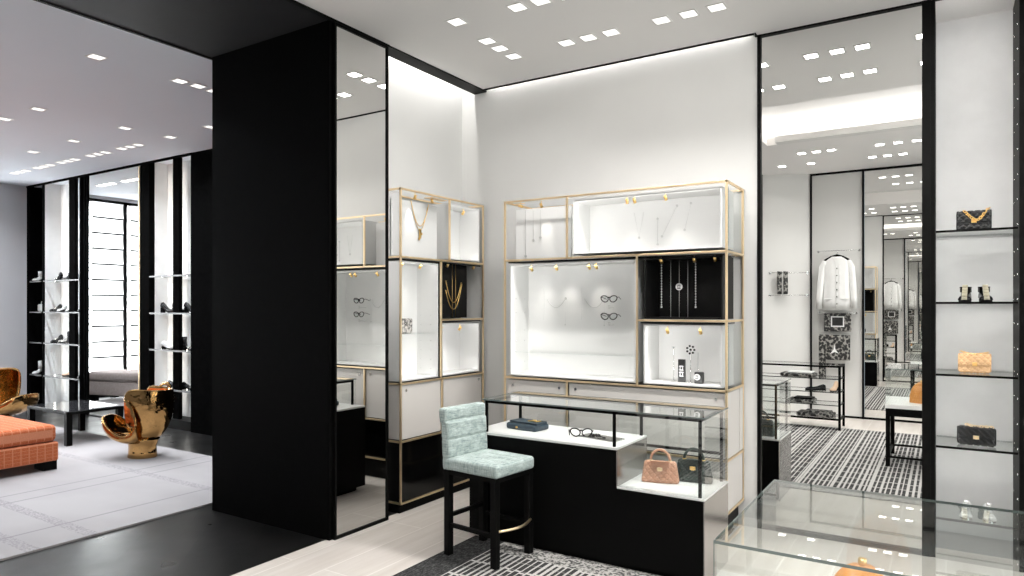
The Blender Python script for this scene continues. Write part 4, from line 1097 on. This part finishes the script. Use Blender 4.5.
# shelves of the shoe niches
def nshelf(x0,x1,z,l):
    r=thing('niche_shelf','metal-edged shelf in %s'%l,'shelf',((x0+x1)/2,YL,z));w=(x1-x0)/2
    MB().box(-w,w,.016,.235,-.012,0).build('shelf_plate',GLASS,r)
    MB().box(-w,w,.0,.016,-.018,.002).build('shelf_edge',SHELFG,r)
    MB().box(-w,w,.215,.235,-.014,.001).build('rear_edge',SHELFG,r)
for z,n_ in((2.08,'topmost'),(1.57,'second from the top'),(1.065,'third from the top'),(.53,'lowest')):
    nshelf(-12.955,-12.565,z,'black far-left shoe niche, %s'%n_)
    nshelf(-12.475,-11.31,z,'white niche left of lounge mirror, %s'%n_)
    nshelf(-9.375,-8.405,z,'bright niche right of lounge mirror, %s'%n_)
yn=5.50
def nb(label,x,z,w,h,d,mat,rz=0):
    r=thing('handbag',label,'handbag',(x,yn,z),rz)
    MB().rbox((0,0,h/2),(w,d,h),min(w,d,h)*.3,(5,3,5)).build('bag_body',mat,r)
    MB().tube([(-w*.3,0,h*.95),(-w*.25,0,h*1.3),(w*.25,0,h*1.3),(w*.3,0,h*.95)],.008,6).build('handle',mat,r);return r
# black far-left niche
shoe('boot','white ankle boot on the topmost shelf of black far-left niche',(-12.87,5.43,2.08),radians(-60),SHOEW,.22,.04,.13)
nb('pale small handbag on the second shelf of black far-left niche',-12.84,1.57,.18,.13,.09,SHOEW,.2)
shoe('boot','tall white boot on the lowest shelf of black far-left niche',(-12.87,5.43,.53),radians(-60),SHOEW,.22,.04,.17)
S0=shoe('shoe','black heeled shoe, topmost shelf of white niche, lying nearer the post',(-12.02,yn,2.08),radians(190),LEATHB,.26,.06)
dup(S0,(-12.30,yn,2.08),radians(170),'flat-lying black shoe, topmost shelf of the white niche, nearer the room corner')
nb('tiny black handbag on top shelf of white niche beside the post',-11.84,2.08,.16,.13,.1,LEATHB)
S1=shoe('shoe','black heeled shoe at outer end of second shelf in white niche',(-12.41,yn,1.57),radians(-70),LEATHB,.22,.05)
dup(S1,(-12.38,yn,1.065),radians(-70),'black heeled shoe at outer end of third shelf in white niche')
S2=shoe('shoe','white low shoe on second shelf of white niche, farther from the mirror',(-12.20,yn,1.57),radians(185),SHOEW,.22,.03)
dup(S2,(-11.95,yn,1.57),radians(175),'white low shoe on second shelf of white niche, closer to the mirror')
S3=shoe('shoe','black and white sneaker on third shelf of white niche',(-12.12,yn,1.065),radians(190),BNW,.27,.02,.0)
nb('black handbag behind the patterned sneaker on third shelf of white niche',-11.85,1.065,.20,.20,.1,LEATHB)
nb('tan small handbag on the third shelf of white niche next to mirror',-11.50,1.065,.12,.09,.08,SHOET)
S4=shoe('shoe','tan and white low shoe on lowest shelf of white niche',(-12.0,yn,.53),radians(185),SHOET,.28,.02)
S5=shoe('shoe','dark heeled shoe on lowest shelf of white niche, beside mirror',(-11.50,yn,.53),radians(-80),LEATHB,.2,.06)
dup(S5,(-11.50,yn,1.57),radians(-80),'dark heeled shoe on second shelf of white niche, beside mirror')
# right niche
nb('white folded pouch bag on the topmost shelf of bright niche',-9.05,2.08,.24,.07,.1,SHOEW)
S6=shoe('sandal','black sandal on second shelf of bright niche, nearer the mirror',(-9.18,yn,1.57),radians(10),LEATHB,.26,.07)
dup(S6,(-8.90,yn,1.57),radians(10),'black sandal on second shelf of bright niche, middle one')
dup(S6,(-8.62,yn,1.57),radians(10),'black sandal on second shelf of bright niche, nearer the black wall')
S7=shoe('shoe','white low shoe on third shelf of bright niche',(-9.17,yn,1.065),radians(5),SHOEW,.26,.03)
S8=shoe('boot','black chunky boot on third shelf of bright niche, nearer the white shoe',(-8.88,yn,1.065),radians(175),LEATHB,.27,.04,.14)
dup(S8,(-8.58,yn,1.065),radians(175),'black chunky boot on third shelf of bright niche, nearer the black wall')
S9=shoe('flat_shoe','black flat shoe on lowest shelf of bright niche, nearer the mirror',(-9.02,yn,.53),radians(8),LEATHB,.28,.02)
dup(S9,(-8.68,yn,.53),radians(8),'black flat shoe on lowest shelf of bright niche, nearer the black wall')

# ================================================================== CAMERA, WORLD, VIEW
cam=bpy.data.cameras.new('camera');co=bpy.data.objects.new('camera',cam);COL.objects.link(co)
th=math.atan(434/684)
co.location=(0,0,1.65);co.rotation_euler=(pi/2,0,th)
cam.sensor_fit='HORIZONTAL';cam.sensor_width=36;cam.lens=36*684/1024;cam.shift_y=19/1024;cam.clip_start=.05
sc.camera=co
w=bpy.data.worlds.new('world');sc.world=w;w.use_nodes=True
w.node_tree.nodes['Background'].inputs[0].default_value=(.8,.9,1,1);w.node_tree.nodes['Background'].inputs[1].default_value=.6
sc.view_settings.view_transform='Standard';sc.view_settings.look='None';sc.view_settings.gamma=1;sc.view_settings.exposure=-0.85
sc.view_settings.use_curve_mapping=False
cy=sc.cycles
cy.max_bounces=14;cy.diffuse_bounces=5;cy.glossy_bounces=12;cy.transmission_bounces=8;cy.transparent_max_bounces=32
cy.caustics_reflective=False;cy.caustics_refractive=False;cy.sample_clamp_indirect=6
try:
    cy.use_denoising=True;cy.denoiser='OPENIMAGEDENOISE'
except Exception: pass
